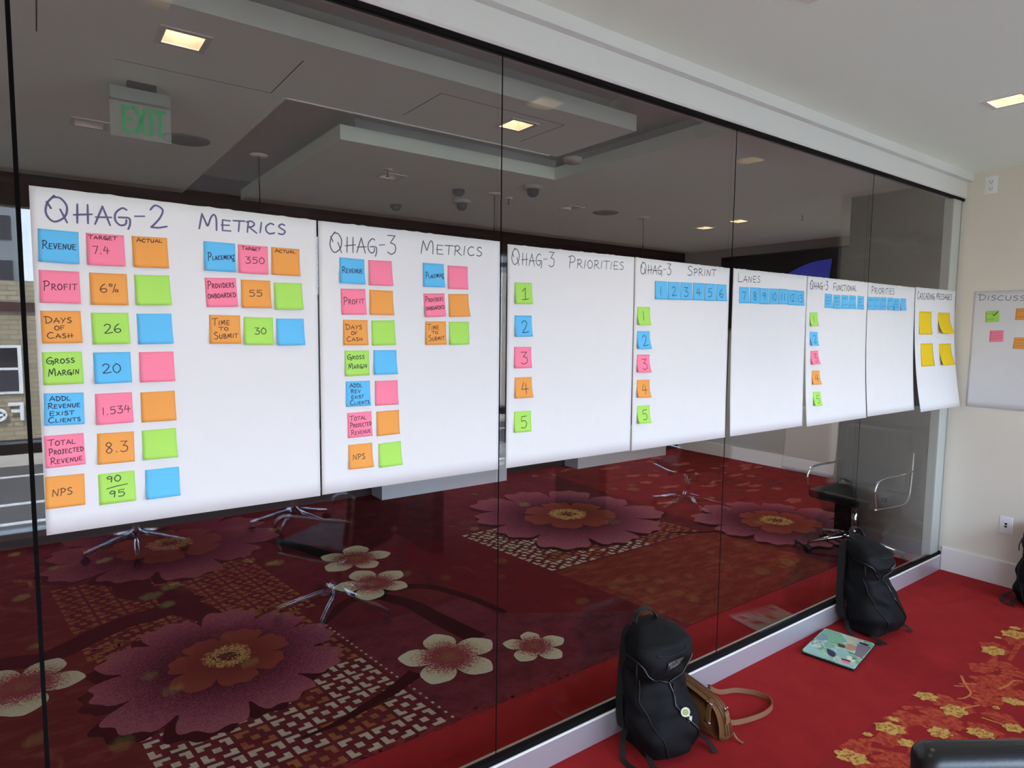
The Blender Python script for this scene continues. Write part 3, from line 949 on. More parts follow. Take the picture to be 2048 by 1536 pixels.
def text_strokes(txt, u0, u1, v, h, small=0.66, rise=0.0):
    """Lay txt out between u0 and u1 on a baseline v; first letter full height h, later letters small caps."""
    adv, tot = [], 0.0
    for i, ch in enumerate(txt):
        s = 1.0 if (i == 0 or not ch.isalpha()) else small
        w = G[ch][0] * s + 0.16
        adv.append((tot, s))
        tot += w
    k = (u1 - u0) / max(tot - 0.16, 0.01)
    out = []
    for ch, (x, s) in zip(txt, adv):
        for kind, pts in G[ch][1]:
            P = [(u0 + (x + p[0] * s) * k + 0.0, v + p[1] * s * h + rise * (x * k)) for p in pts]
            jit = random.uniform(-0.02, 0.02) * h
            P = [(a, b + jit) for a, b in P]
            if kind == 'c':
                out.append([(q.x, q.y) for q in catmull([(a, b, 0) for a, b in P], 5)])
            else:
                for a, b in zip(P[:-1], P[1:]):
                    l = math.hypot(b[0] - a[0], b[1] - a[1]) or 1
                    e = 0.03 * h / l
                    out.append([(a[0] - (b[0] - a[0]) * e, a[1] - (b[1] - a[1]) * e), (b[0] + (b[0] - a[0]) * e, b[1] + (b[1] - a[1]) * e)])
    return out

def stroke_mesh(mb, strokes, surf, hw, lift=0.0004):
    """Ink strokes as flat ribbons lying on surf(u, v) -> (point, normal)."""
    for P in strokes:
        # densify so the ribbon follows the paper
        Q = [P[0]]
        for a, b in zip(P[:-1], P[1:]):
            d = math.hypot(b[0] - a[0], b[1] - a[1])
            m = max(1, int(d / 0.012))
            for i in range(1, m + 1):
                Q.append((a[0] + (b[0] - a[0]) * i / m, a[1] + (b[1] - a[1]) * i / m))
        N = len(Q)
        vs, fs = [], []
        for i, q in enumerate(Q):
            a, b = Q[max(i - 1, 0)], Q[min(i + 1, N - 1)]
            dx, dy = b[0] - a[0], b[1] - a[1]
            l = math.hypot(dx, dy) or 1.0
            nx, ny = -dy / l, dx / l
            w = hw * (0.8 if i in (0, N - 1) else 1.0)
            for sgn in (-1, 1):
                p, n = surf(q[0] + sgn * nx * w, q[1] + sgn * ny * w)
                vs.append(p + n * lift)
        for i in range(N - 1):
            fs.append((2 * i, 2 * i + 1, 2 * i + 3, 2 * i + 2))
        mb.add(vs, fs)

# ================================================================== SHEETS OF PAPER
class Frame:
    """A hanging plane: origin at (0 height), U to the viewer's right, N towards the room."""
    def __init__(s, o, u, n):
        s.o, s.u, s.n = Vector(o), Vector(u), Vector(n)
    def at(s, a, z, off):
        return s.o + s.u * a + Vector((0, 0, z)) + s.n * off
GLASS = Frame((0, -0.0065, 0), (1, 0, 0), (0, -1, 0))
RWALL = Frame((XR, 0, 0), (0, -1, 0), (-1, 0, 0))
FARW = Frame((7.37, 0, 0), (0, -1, 0), (-1, 0, 0))
SHEET_OFF = {}

def sheet(key, fr, u0, u1, zt0, zt1, zb, lift, label, group, side_lift=0.0, seed=0, base=0.0008, wave=0.0012):
    """Easel pad sheet, closed thin mesh; the bottom lifts off the glass by `lift` metres."""
    rg = random.Random(seed)
    nx, nz = 14, 18
    ph = rg.uniform(0, 6)
    def off(u, z):
        a = (u - u0) / (u1 - u0)
        s = min(1.0, max(0.0, (zt0 - z) / (zt0 - zb)))
        return base + lift * s ** 2.2 + side_lift * a * s ** 2 + wave * (1 + math.sin(ph + a * 5 + s * 2)) * min(1, s * 4)
    SHEET_OFF[key] = off
    tear = [rg.choice((0, 0, 0, 0, 0, 0.0016, -0.0006)) for _ in range(nx * 3 + 1)]
    T = 0.0003
    mb = MB()
    vs = []
    cols = nx * 3
    for side in (0, 1):
        for j in range(nz + 1):
            for i in range(cols + 1):
                a = i / cols
                u = u0 + (u1 - u0) * a
                zt = zt0 + (zt1 - zt0) * a + (tear[i] if j == 0 else 0)
                z = zt + (zb - zt) * j / nz
                vs.append(fr.at(u, z, off(u, z) + (T if side else 0)))
    k = (nz + 1) * (cols + 1)
    fs = []
    w = cols + 1
    for j in range(nz):
        for i in range(cols):
            q = (j * w + i, j * w + i + 1, (j + 1) * w + i + 1, (j + 1) * w + i)
            fs.append(q)
            fs.append(tuple(k + x for x in reversed(q)))
    ring = [i for i in range(w)] + [j * w + cols for j in range(1, nz + 1)] + [nz * w + i for i in range(cols - 1, -1, -1)] + [j * w for j in range(nz - 1, 0, -1)]
    for a, b in zip(ring, ring[1:] + ring[:1]):
        fs.append((b, a, a + k, b + k))
    mb.add(vs, fs, smooth=True)
    o = mb.build('paper_sheet', MT['paper'])
    tag(o, label, 'paper sheet', group)
    return o, (lambda u, z: (fr.at(u, z, off(u, z) + T), fr.n))

GS = 'easel sheets on the glass wall'
SHEETS = {}
SHEETS['s1'] = sheet('s1', GLASS, -0.004, 0.642, 1.986, 1.978, 1.191, 0.0, 'white easel sheet headed QHAG-2 METRICS, leftmost on the glass', GS, seed=1)
SHEETS['s2'] = sheet('s2', GLASS, 0.647, 1.273, 1.978, 1.975, 1.193, 0.001, 'white easel sheet headed QHAG-3 METRICS on the glass wall', GS, seed=2)
SHEETS['s3'] = sheet('s3', GLASS, 1.305, 1.929, 1.969, 1.971, 1.192, 0.002, 'white easel sheet headed QHAG-3 PRIORITIES with notes one to five', GS, seed=3)
SHEETS['s4'] = sheet('s4', GLASS, 1.932, 2.554, 1.971, 1.968, 1.190, 0.008, 'white easel sheet headed QHAG-3 SPRINT on the glass wall', GS, seed=4)
SHEETS['s5'] = sheet('s5', GLASS, 2.583, 3.212, 1.969, 1.971, 1.192, 0.016, 'white easel sheet headed LANES with blue notes seven to thirteen', GS, seed=5)
SHEETS['s6'] = sheet('s6', GLASS, 3.216, 3.866, 1.971, 1.971, 1.190, 0.034, 'white easel sheet headed QHAG-3 FUNCTIONAL on the glass wall', GS, seed=6)
SHEETS['s6b'] = sheet('s6b', GLASS, 3.868, 4.486, 1.971, 1.971, 1.196, 0.038, 'white easel sheet continuing the heading with PRIORITIES, second from the corner', GS, seed=7)
SHEETS['s7'] = sheet('s7', GLASS, 4.492, 5.124, 1.974, 1.978, 1.185, 0.075, 'curling white easel sheet headed CASCADING MESSAGES by the corner', GS, seed=8)
SHEETS['d'] = sheet('d', RWALL, 0.107, 0.742, 1.971, 1.975, 1.186, 0.006, 'white easel sheet headed DISCUSSION on the beige right wall', None, seed=9, base=0.001)
SHEETS['w'] = sheet('w', FARW, -2.50, -1.86, 0.80, 0.80, 0.02, 0.06, 'blank white easel sheet hanging low on the wall beyond the glass', None, side_lift=0.0, seed=10, base=0.022)

HEADS = {
 's1': [('QHAG-2', 0.022, 1.912, 0.265, 1.918, 0.054, 0.78), ('METRICS', 0.339, 1.924, 0.557, 1.931, 0.039, 0.7)],
 's2': [('QHAG-3', 0.679, 1.895, 0.886, 1.904, 0.054, 0.8), ('METRICS', 0.971, 1.912, 1.201, 1.921, 0.040, 0.72)],
 's3': [('QHAG-3', 1.321, 1.902, 1.513, 1.906, 0.052, 0.8), ('PRIORITIES', 1.583, 1.908, 1.869, 1.918, 0.042, 0.72)],
 's4': [('QHAG-3', 1.964, 1.909, 2.150, 1.914, 0.045, 0.8), ('SPRINT', 2.257, 1.918, 2.453, 1.927, 0.040, 0.72)],
 's5': [('LANES', 2.618, 1.909, 2.797, 1.916, 0.042, 0.7)],
 's6': [('QHAG-3', 3.242, 1.905, 3.422, 1.910, 0.044, 0.8), ('FUNCTIONAL', 3.479, 1.910, 3.732, 1.916, 0.037, 0.8)],
 's6b': [('PRIORITIES', 3.91, 1.909, 4.2, 1.917, 0.042, 0.8)],
 's7': [('CASCADING', 4.52, 1.90, 4.78, 1.905, 0.046, 0.85), ('MESSAGES', 4.81, 1.909, 5.063, 1.915, 0.042, 0.85)],
 'd': [('DISCUSSION', 0.135, 1.912, 0.50, 1.895, 0.036, 0.85)],
}
for k, lst in HEADS.items():
    o, surf = SHEETS[k]
    mb = MB()
    for txt, a, z0, b, z1, h, sm in lst:
        st = text_strokes(txt, a, b, z0, h, sm, (z1 - z0) / (b - a))
        stroke_mesh(mb, st, surf, {'s1': 0.0022, 's2': 0.0016, 's3': 0.0015, 's6': 0.002, 's6b': 0.002, 's7': 0.0024}.get(k, 0.0016), 0.0005)
    mb.build('heading_lettering', MT['marker1' if k == 's1' else ('marker2' if k in ('s2', 's3') else 'marker3')], o)

# ================================================================== STICKY NOTES
# what is written: text, u0, u1, baseline v, height (all in note widths), small-cap ratio, rise
TX = {
 'REVENUE': [('REVENUE', .1, .92, .42, .24, .68, .05)],
 'PROFIT': [('PROFIT', .1, .92, .40, .27, .66, .06)],
 'DAYS': [('DAYS', .1, .76, .63, .19, .8, .02), ('OF', .32, .57, .42, .13, 1, 0), ('CASH', .13, .76, .16, .19, .72, .03)],
 'GROSS': [('GROSS', .1, .8, .64, .2, .68, .05), ('MARGIN', .13, .9, .27, .22, .68, .06)],
 'ADDL': [('ADDL', .14, .66, .76, .15, .85, .02), ('REVENUE', .1, .9, .53, .16, .75, .04), ('EXIST', .13, .74, .31, .14, .85, .03), ('CLIENTS', .1, .9, .09, .17, .68, .03)],
 'ADDL2': [('ADDL', .16, .68, .76, .16, .85, .0), ('REV', .2, .6, .53, .15, .85, .02), ('EXIST', .22, .72, .31, .14, .85, .03), ('CLIENTS', .16, .94, .07, .19, .62, .04)],
 'TOTAL': [('TOTAL', .1, .78, .68, .19, .75, .02), ('PROJECTED', .1, .97, .40, .2, .66, .05), ('REVENUE', .13, .93, .11, .2, .68, .05)],
 'NPS': [('NPS', .17, .68, .38, .22, .95, .03)],
 'T74': [('TARGET', .06, .8, .82, .12, .85, .02), ('7.4', .15, .58, .38, .24, 1, .02)],
 'T350': [('TARGET', .12, .75, .82, .12, .85, .02), ('350', .22, .88, .37, .22, 1, .03)],
 'ACT': [('ACTUAL', .13, .85, .82, .13, .78, .02)],
 '6%': [('6%', .25, .76, .4, .27, 1, .05)],
 '26': [('26', .3, .77, .36, .28, 1, .04)], '20': [('20', .2, .72, .34, .29, 1, .04)],
 '1534': [('1.534', .16, .92, .32, .23, 1, .07)], '83': [('8.3', .2, .82, .36, .33, 1, .04)],
 '9095': [('90', .22, .62, .70, .2, 1, .06), ('95', .27, .7, .2, .22, 1, .05), ('_', .2, .8, .5, 0, 0, .15)],
 'PLAC': [('PLACEMENT', .12, .97, .36, .27, .5, .14), ('S', .88, .97, .38, .09, 1, 0)],
 'PROV': [('PROVIDERS', .08, .92, .64, .24, .62, .06), ('ONBOARDED', .06, .95, .30, .15, .95, .06)],
 'TIME': [('TIME', .1, .65, .64, .24, .66, .05), ('TO', .3, .6, .47, .12, .9, .02), ('SUBMIT', .13, .9, .17, .24, .64, .06)],
 '55': [('55', .25, .70, .42, .23, 1, .03)], '30': [('30', .35, .76, .4, .22, 1, .03)],
}
NOTES = [
('s1','b','REVENUE',0.046,1.892,-0.8),('s1','p','PROFIT',0.044,1.801,0.0),('s1','o','DAYS',0.043,1.71,0.8),('s1','g','GROSS',0.042,1.616,0.7),('s1','b','ADDL',0.042,1.521,-1.2),('s1','p','TOTAL',0.038,1.424,0.7),('s1','o','NPS',0.036,1.328,-0.7),
('s1','p','T74',0.136,1.892,0.7),('s1','o','6%',0.139,1.801,0.8),('s1','g','26',0.139,1.708,1.5),('s1','b','20',0.14,1.614,0.7),('s1','p','1534',0.14,1.516,0.7),('s1','o','83',0.141,1.42,-0.7),('s1','g','9095',0.139,1.322,0.7),
('s1','o','ACT',0.228,1.894,1.5),('s1','g','',0.23,1.802,2.0),('s1','b','',0.232,1.708,1.5),('s1','p','',0.234,1.614,0.7),('s1','o','',0.234,1.515,0.7),('s1','g','',0.234,1.42,0.7),('s1','b','',0.238,1.32,0.0),
('s1','b','PLAC',0.387,1.895,0.0),('s1','p','T350',0.47,1.894,0.0),('s1','o','ACT',0.555,1.894,0.0),('s1','p','PROV',0.387,1.804,2.4),('s1','o','55',0.475,1.803,0.7),('s1','g','',0.56,1.8,1.5),('s1','o','TIME',0.395,1.708,0.0),('s1','g','30',0.48,1.704,-0.8),('s1','b','',0.564,1.702,0.7),
('s2','b','REVENUE',0.746,1.88,-0.8),('s2','p','PROFIT',0.748,1.792,1.5),('s2','o','DAYS',0.754,1.702,0.0),('s2','g','GROSS',0.758,1.612,0.0),('s2','b','ADDL2',0.76,1.521,0.0),('s2','p','TOTAL',0.764,1.428,0.8),('s2','o','NPS',0.766,1.332,0.0),
('s2','p','',0.834,1.88,1.5),('s2','o','',0.837,1.792,0.0),('s2','g','',0.842,1.702,1.5),('s2','b','',0.848,1.612,0.0),('s2','p','',0.852,1.519,0.0),('s2','o','',0.856,1.426,0.8),('s2','g','',0.862,1.327,1.5),
('s2','b','PLAC',1.016,1.884,0.8),('s2','p','PROV',1.018,1.79,3.0),('s2','o','TIME',1.024,1.702,0.8),('s2','p','',1.106,1.882,0.8),('s2','o','',1.109,1.792,2.3),('s2','g','',1.112,1.702,0.8),
('s3','g','!',1.373,1.842,0.8),('s3','b','2',1.374,1.728,0.8),('s3','p','3',1.374,1.618,0.0),('s3','o','4',1.378,1.511,0.0),('s3','g','5',1.377,1.39,-0.8),
('s4','b','1',2.09,1.885,1.0),('s4','b','2',2.171,1.886,1.5),('s4','b','3',2.252,1.888,1.2),('s4','b','4',2.335,1.89,1.0),('s4','b','5',2.415,1.891,1.0),('s4','b','6',2.496,1.892,1.0),
('s4','g','1',1.987,1.776,0.8),('s4','b','2',1.99,1.678,0.0),('s4','p','3',1.992,1.582,-0.8),('s4','o','4',1.996,1.479,-2.0),('s4','g','5',2.0,1.372,-0.8),
('s5','b','7',2.67,1.888,1.5),('s5','b','8',2.756,1.89,1.0),('s5','b','9',2.833,1.89,0.8),('s5','b','10',2.915,1.892,1.0),('s5','b','11',2.994,1.894,0.8),('s5','b','12',3.074,1.892,0.8),('s5','b','13',3.151,1.892,0.8),
('s6','b','~0',3.432,1.888,-0.6),('s6','b','~1',3.52,1.886,0.0),('s6','b','~2',3.608,1.888,0.0),('s6','b','~3',3.693,1.89,-0.6),('s6','b','~4',3.787,1.89,-0.6),('s6b','b','~5',3.908,1.89,0.5),('s6b','b','~6',3.986,1.892,0.5),('s6b','b','~7',4.066,1.894,0.5),('s6b','b','~8',4.156,1.895,0.0),('s6b','b','~9',4.239,1.894,0.5),('s6b','b','',4.326,1.896,0.5),
('s6','g','1',3.288,1.786,1.6),('s6','b','2',3.296,1.684,-0.7),('s6','p','3',3.302,1.585,1.5),('s6','o','4',3.316,1.479,-1.5),('s6','g','5',3.324,1.366,-2.0),
]
SHN = {'s1': 'QHAG-2 METRICS', 's2': 'QHAG-3 METRICS', 's3': 'QHAG-3 PRIORITIES', 's4': 'QHAG-3 SPRINT', 's5': 'LANES', 's6': 'FUNCTIONAL', 's6b': 'second FUNCTIONAL PRIORITIES', 's7': 'CASCADING MESSAGES', 'd': 'DISCUSSION'}
CN = {'b': 'blue', 'p': 'pink', 'o': 'orange', 'g': 'green', 'y': 'yellow'}
READS = {'REVENUE': 'REVENUE', 'PROFIT': 'PROFIT', 'DAYS': 'DAYS OF CASH', 'GROSS': 'GROSS MARGIN', 'ADDL': 'ADDL REVENUE EXIST CLIENTS', 'ADDL2': 'ADDL REV EXIST CLIENTS', 'TOTAL': 'TOTAL PROJECTED REVENUE', 'NPS': 'NPS', 'T74': 'TARGET 7.4', 'T350': 'TARGET 350', '6%': '6%', '26': '26', '20': '20', '1534': '1.534', '83': '8.3', '9095': '90 over 95', 'PLAC': 'PLACEMENTS', 'PROV': 'PROVIDERS ONBOARDED', 'TIME': 'TIME TO SUBMIT', '55': '55', '30': '30', '!': '1'}
BLANK = {  # labels of the blank notes, keyed by sheet and rounded position
 ('s1', 15): 'blank green sticky note right of the orange 6% note', ('s1', 16): 'blank blue sticky note right of the green 26 note', ('s1', 17): 'blank pink sticky note right of the blue 20 note',
 ('s1', 18): 'blank orange sticky note right of the pink 1.534 note', ('s1', 19): 'blank green sticky note right of the orange 8.3 note', ('s1', 20): 'blank blue sticky note right of the green 90 over 95 note',
 ('s1', 26): 'blank green sticky note right of the orange 55 note', ('s1', 29): 'blank blue sticky note right of the green 30 note',
 ('s2', 37): 'blank pink sticky note beside REVENUE on the QHAG-3 METRICS sheet', ('s2', 38): 'blank orange sticky note beside PROFIT on the QHAG-3 METRICS sheet', ('s2', 39): 'blank green sticky note beside DAYS OF CASH on the QHAG-3 METRICS sheet',
 ('s2', 40): 'blank blue sticky note beside GROSS MARGIN on the QHAG-3 METRICS sheet', ('s2', 41): 'blank pink sticky note beside ADDL REV on the QHAG-3 METRICS sheet', ('s2', 42): 'blank orange sticky note beside TOTAL PROJECTED REVENUE on the QHAG-3 METRICS sheet',
 ('s2', 43): 'blank green sticky note beside NPS on the QHAG-3 METRICS sheet', ('s2', 47): 'blank pink sticky note beside PLACEMENTS on the QHAG-3 METRICS sheet', ('s2', 48): 'blank orange sticky note beside PROVIDERS ONBOARDED on the QHAG-3 METRICS sheet',
 ('s2', 49): 'blank green sticky note beside TIME TO SUBMIT on the QHAG-3 METRICS sheet',
}
ORD = ['first', 'second', 'third', 'fourth', 'fifth', 'sixth', 'seventh', 'eighth', 'ninth', 'tenth', 'eleventh']
NW = 0.0762

def sticky(fr, key, col, lines, cu, zt, ang, label, curl, w=NW, h=NW, layer=0, twist=0.0, group=None, inkw=0.0011, squiggle=None):
    off0 = SHEET_OFF[key]
    ca, sa = math.cos(math.radians(ang)), math.sin(math.radians(ang))
    base = 0.0006 + 0.00035 * layer
    def surf(u, v):   # u 0..w, v 0..h from the bottom
        s = max(0.0, (h - v) / h - 0.16) / 0.84
        lift = (curl + twist * (u / w - .5)) * s ** 1.8
        drop = 0.28 * curl * s ** 3        # the curl shortens the note
        a, b = (u - w / 2), (v - h) + drop
        U = cu + a * ca - b * sa
        Z = zt + a * sa + b * ca
        return fr.at(U, Z, off0(U, Z) + base + lift), fr.n
    n = 8
    mb = MB()
    vs = []
    T = 0.00015
    for side in (0, 1):
        for j in range(n + 1):
            for i in range(n + 1):
                p, nn = surf(w * i / n, h * j / n)
                vs.append(p + nn * (T if side else 0))
    k = (n + 1) ** 2
    ww = n + 1
    fs = []
    for j in range(n):
        for i in range(n):
            q = (j * ww + i, (j + 1) * ww + i, (j + 1) * ww + i + 1, j * ww + i + 1)
            fs.append(q)
            fs.append(tuple(k + x for x in reversed(q)))
    ring = [i for i in range(ww)] + [j * ww + n for j in range(1, ww)] + [n * ww + i for i in range(n - 1, -1, -1)] + [j * ww for j in range(n - 1, 0, -1)]
    for a, b in zip(ring, ring[1:] + ring[:1]):
        fs.append((a, b, b + k, a + k))
    mb.add(vs, fs, smooth=True)
    o = mb.build('sticky_note', MT['stk_' + col])
    tag(o, label, 'sticky note', group)
    if lines or squiggle is not None:
        mb = MB()
        for txt, a, b, v, hh, sm, rise in (lines or []):
            if txt == '_':
                st = [[(a * w, v * h), ((a + b) / 2 * w, (v + .06) * h), (b * w, (v + .09) * h)]]
            else:
                st = text_strokes(txt, a * w, b * w, v * h, hh * h, sm, rise)
            stroke_mesh(mb, st, lambda u, v_: surf(u, v_), inkw, 0.0005)
        if squiggle is not None:
            rg = random.Random(squiggle)
            for row in range(3):
                v = h * (.74 - row * .24)
                a, b = w * rg.uniform(.08, .16), w * rg.uniform(.6, .92)
                if row == 1 and rg.random() < .3:
                    continue
                st = []
                m = 22
                for i in range(m + 1):
                    st.append((a + (b - a) * i / m, v + h * .05 * math.sin(i * 1.9 + rg.uniform(-.5, .5)) + h * .05 * i / m))
                stroke_mesh(mb, [st], lambda u, v_: surf(u, v_), 0.0005, 0.0005)
        mb.build('handwriting', MT['ink_' + ('o' if col == 'y' else col)], o)
    return o

rc = random.Random(5)
for i, (k, c, t, cu, z, ang) in enumerate(NOTES):
    curl = rc.uniform(0.004, 0.011)
    grp = 'sticky notes on the %s sheet' % SHN[k]
    sq = None
    lines = None
    layer = 0
    if t.startswith('~'):
        sq = int(t[1:]) + 40
        lab = 'blue sticky note with scribbled writing, %s in the row under FUNCTIONAL PRIORITIES' % ORD[int(t[1:])]
        layer = int(t[1:]) % 3
        curl = rc.uniform(0.002, 0.006)
    elif t == '' and k == 's6b':
        lab = 'blank blue sticky note, last in the row under FUNCTIONAL PRIORITIES'
        layer = 1
    elif t == '':
        lab = BLANK[(k, i)]
    elif t in TX:
        lines = TX[t]
        rd = READS.get(t)
        if t == 'ACT':
            lab = 'orange sticky note headed ACTUAL right of %s' % ('TARGET 7.4' if cu < .4 else 'TARGET 350')
        else:
            lab = '%s sticky note reading %s on the %s sheet' % (CN[c], rd, SHN[k])
    else:
        rd = READS.get(t, t)
        row = (k == 's5') or (k == 's4' and z > 1.8)
        if row:
            lines = [(t, .28 if len(t) == 1 else .2, .66 if len(t) == 1 else .78, .22, .5, 1, .05)]
            if t == '1':
                lines = [(t, .42, .5, .25, .45, 1, 0)]
            lab = 'blue sticky note numbered %s in the row on the %s sheet' % (rd, SHN[k])
            layer = i % 3
            curl = rc.uniform(0.001, 0.005)
        else:
            lines = [(t, .36, .76, .2, .56, 1, .02)] if t != '1' else [(t, .44, .5, .25, .5, 1, 0)]
            lab = '%s sticky note numbered %s in the left column of the %s sheet' % (CN[c], rd, SHN[k])
            curl = rc.uniform(0.008, 0.016) if k != 's6' else rc.uniform(0.01, 0.02)
            if k == 's3':
                curl = rc.uniform(0.006, 0.012)
    sticky(GLASS, k, c, lines, cu, z, ang, lab, curl, layer=layer, twist=rc.uniform(-.004, .006), group=grp, inkw=0.0014 if (len(t) <= 2 and t and t not in TX) else 0.0011, squiggle=sq)

for cu, z, cl, lab in ((4.650, 1.824, .006, 'blank yellow sticky note, upper left of four on the CASCADING MESSAGES sheet'), (4.945, 1.824, .034, 'blank yellow sticky note, upper right of four on the CASCADING MESSAGES sheet'), (4.672, 1.618, .006, 'blank yellow sticky note, lower left of four on the CASCADING MESSAGES sheet'), (4.962, 1.615, .022, 'blank yellow sticky note, lower right of four on the CASCADING MESSAGES sheet')):
    sticky(GLASS, 's7', 'y', None, cu, z, 0.5, lab, cl, w=0.19, h=0.15, group='yellow notes on the CASCADING MESSAGES sheet', twist=.004)

for cu, zt, c, ang, lab, sd_ in ((0.218, 1.838, 'g', 4.0, 'small green sticky note with a tick mark under DISCUSSION', 71), (0.252, 1.708, 'p', 2.0, 'small pink sticky note lowest left under DISCUSSION', 72), (0.386, 1.852, 'o', 1.0, 'orange sticky note at upper right under DISCUSSION', 73), (0.388, 1.664, 'o', -1.0, 'orange sticky note below another orange one under DISCUSSION', 74)):
    o = sticky(RWALL, 'd', c, None, cu, zt, ang, lab, 0.006, group='sticky notes on the DISCUSSION sheet', squiggle=sd_)
    if c == 'g':
        mb = MB()
        fr, off0 = RWALL, SHEET_OFF['d']
        sf = lambda u, v: (fr.at(cu + u, zt + v, off0(cu + u, zt + v) + 0.007), fr.n)
        stroke_mesh(mb, [[(0.005, -.022), (0.014, -.034), (0.036, -.004)]], sf, 0.0022, 0.0005)
        mb.build('tick_mark', MT['ink_g'], o)

# ================================================================== WALL PLATES
def plate(name, label, y0, y1, z0, z1):
    t = thing(name, label, 'wall plate', (XR, (y0 + y1) / 2, z0))
    mb = MB()
    mb.rbox(-0.003, 0, (z1 - z0) / 2, 0.006, y1 - y0, z1 - z0, 0.0025)
    mb.build('cover_plate', MT['plastic'], t)
    return t
t = plate('wall_outlet', 'white duplex power outlet high on the wall near the ceiling', -0.196, -0.124, 2.614, 2.728)
for dz in (0.033, 0.076):
    mb = MB()
    mb.rbox(-0.0065, 0, dz, 0.003, 0.032, 0.030, 0.0012)
    so = mb.build('socket', MT['plastic'], t)
    mb = MB()
    mb.box(-0.0085, -0.0075, -0.009, -0.006, dz - .001, dz + .008)
    mb.box(-0.0085, -0.0075, 0.006, 0.009, dz - .001, dz + .008)
    mb.box(-0.0085, -0.0075, -0.0025, 0.0025, dz - .011, dz - .006)
    mb.build('socket_slots', MT['slot'], so)
t = plate('data_outlet', 'white wall plate with two black data ports low on wall', -0.421, -0.348, 0.357, 0.471)
for dz in (0.048, 0.066):
    mb = MB()
    mb.box(-0.0072, -0.005, -0.007, 0.007, dz - .007, dz + .006)
    mb.build('data_port', MT['slot'], t)
t = thing('low_outlet', 'white outlet plate on the wall beyond glass left of hanging paper', 'wall plate', (7.37, 2.46, 0.38))
mb = MB()
mb.rbox(-0.003, 0, 0.057, 0.006, 0.073, 0.115, 0.0025)
mb.build('cover_plate', MT['plastic'], t)

# ================================================================== BACKPACKS
def lerp_tab(tab, x):
    for (a, va), (b, vb) in zip(tab[:-1], tab[1:]):
        if x <= b:
            k = (x - a) / (b - a)
            k = k * k * (3 - 2 * k)
            return va + (vb - va) * k
    return tab[-1][1]

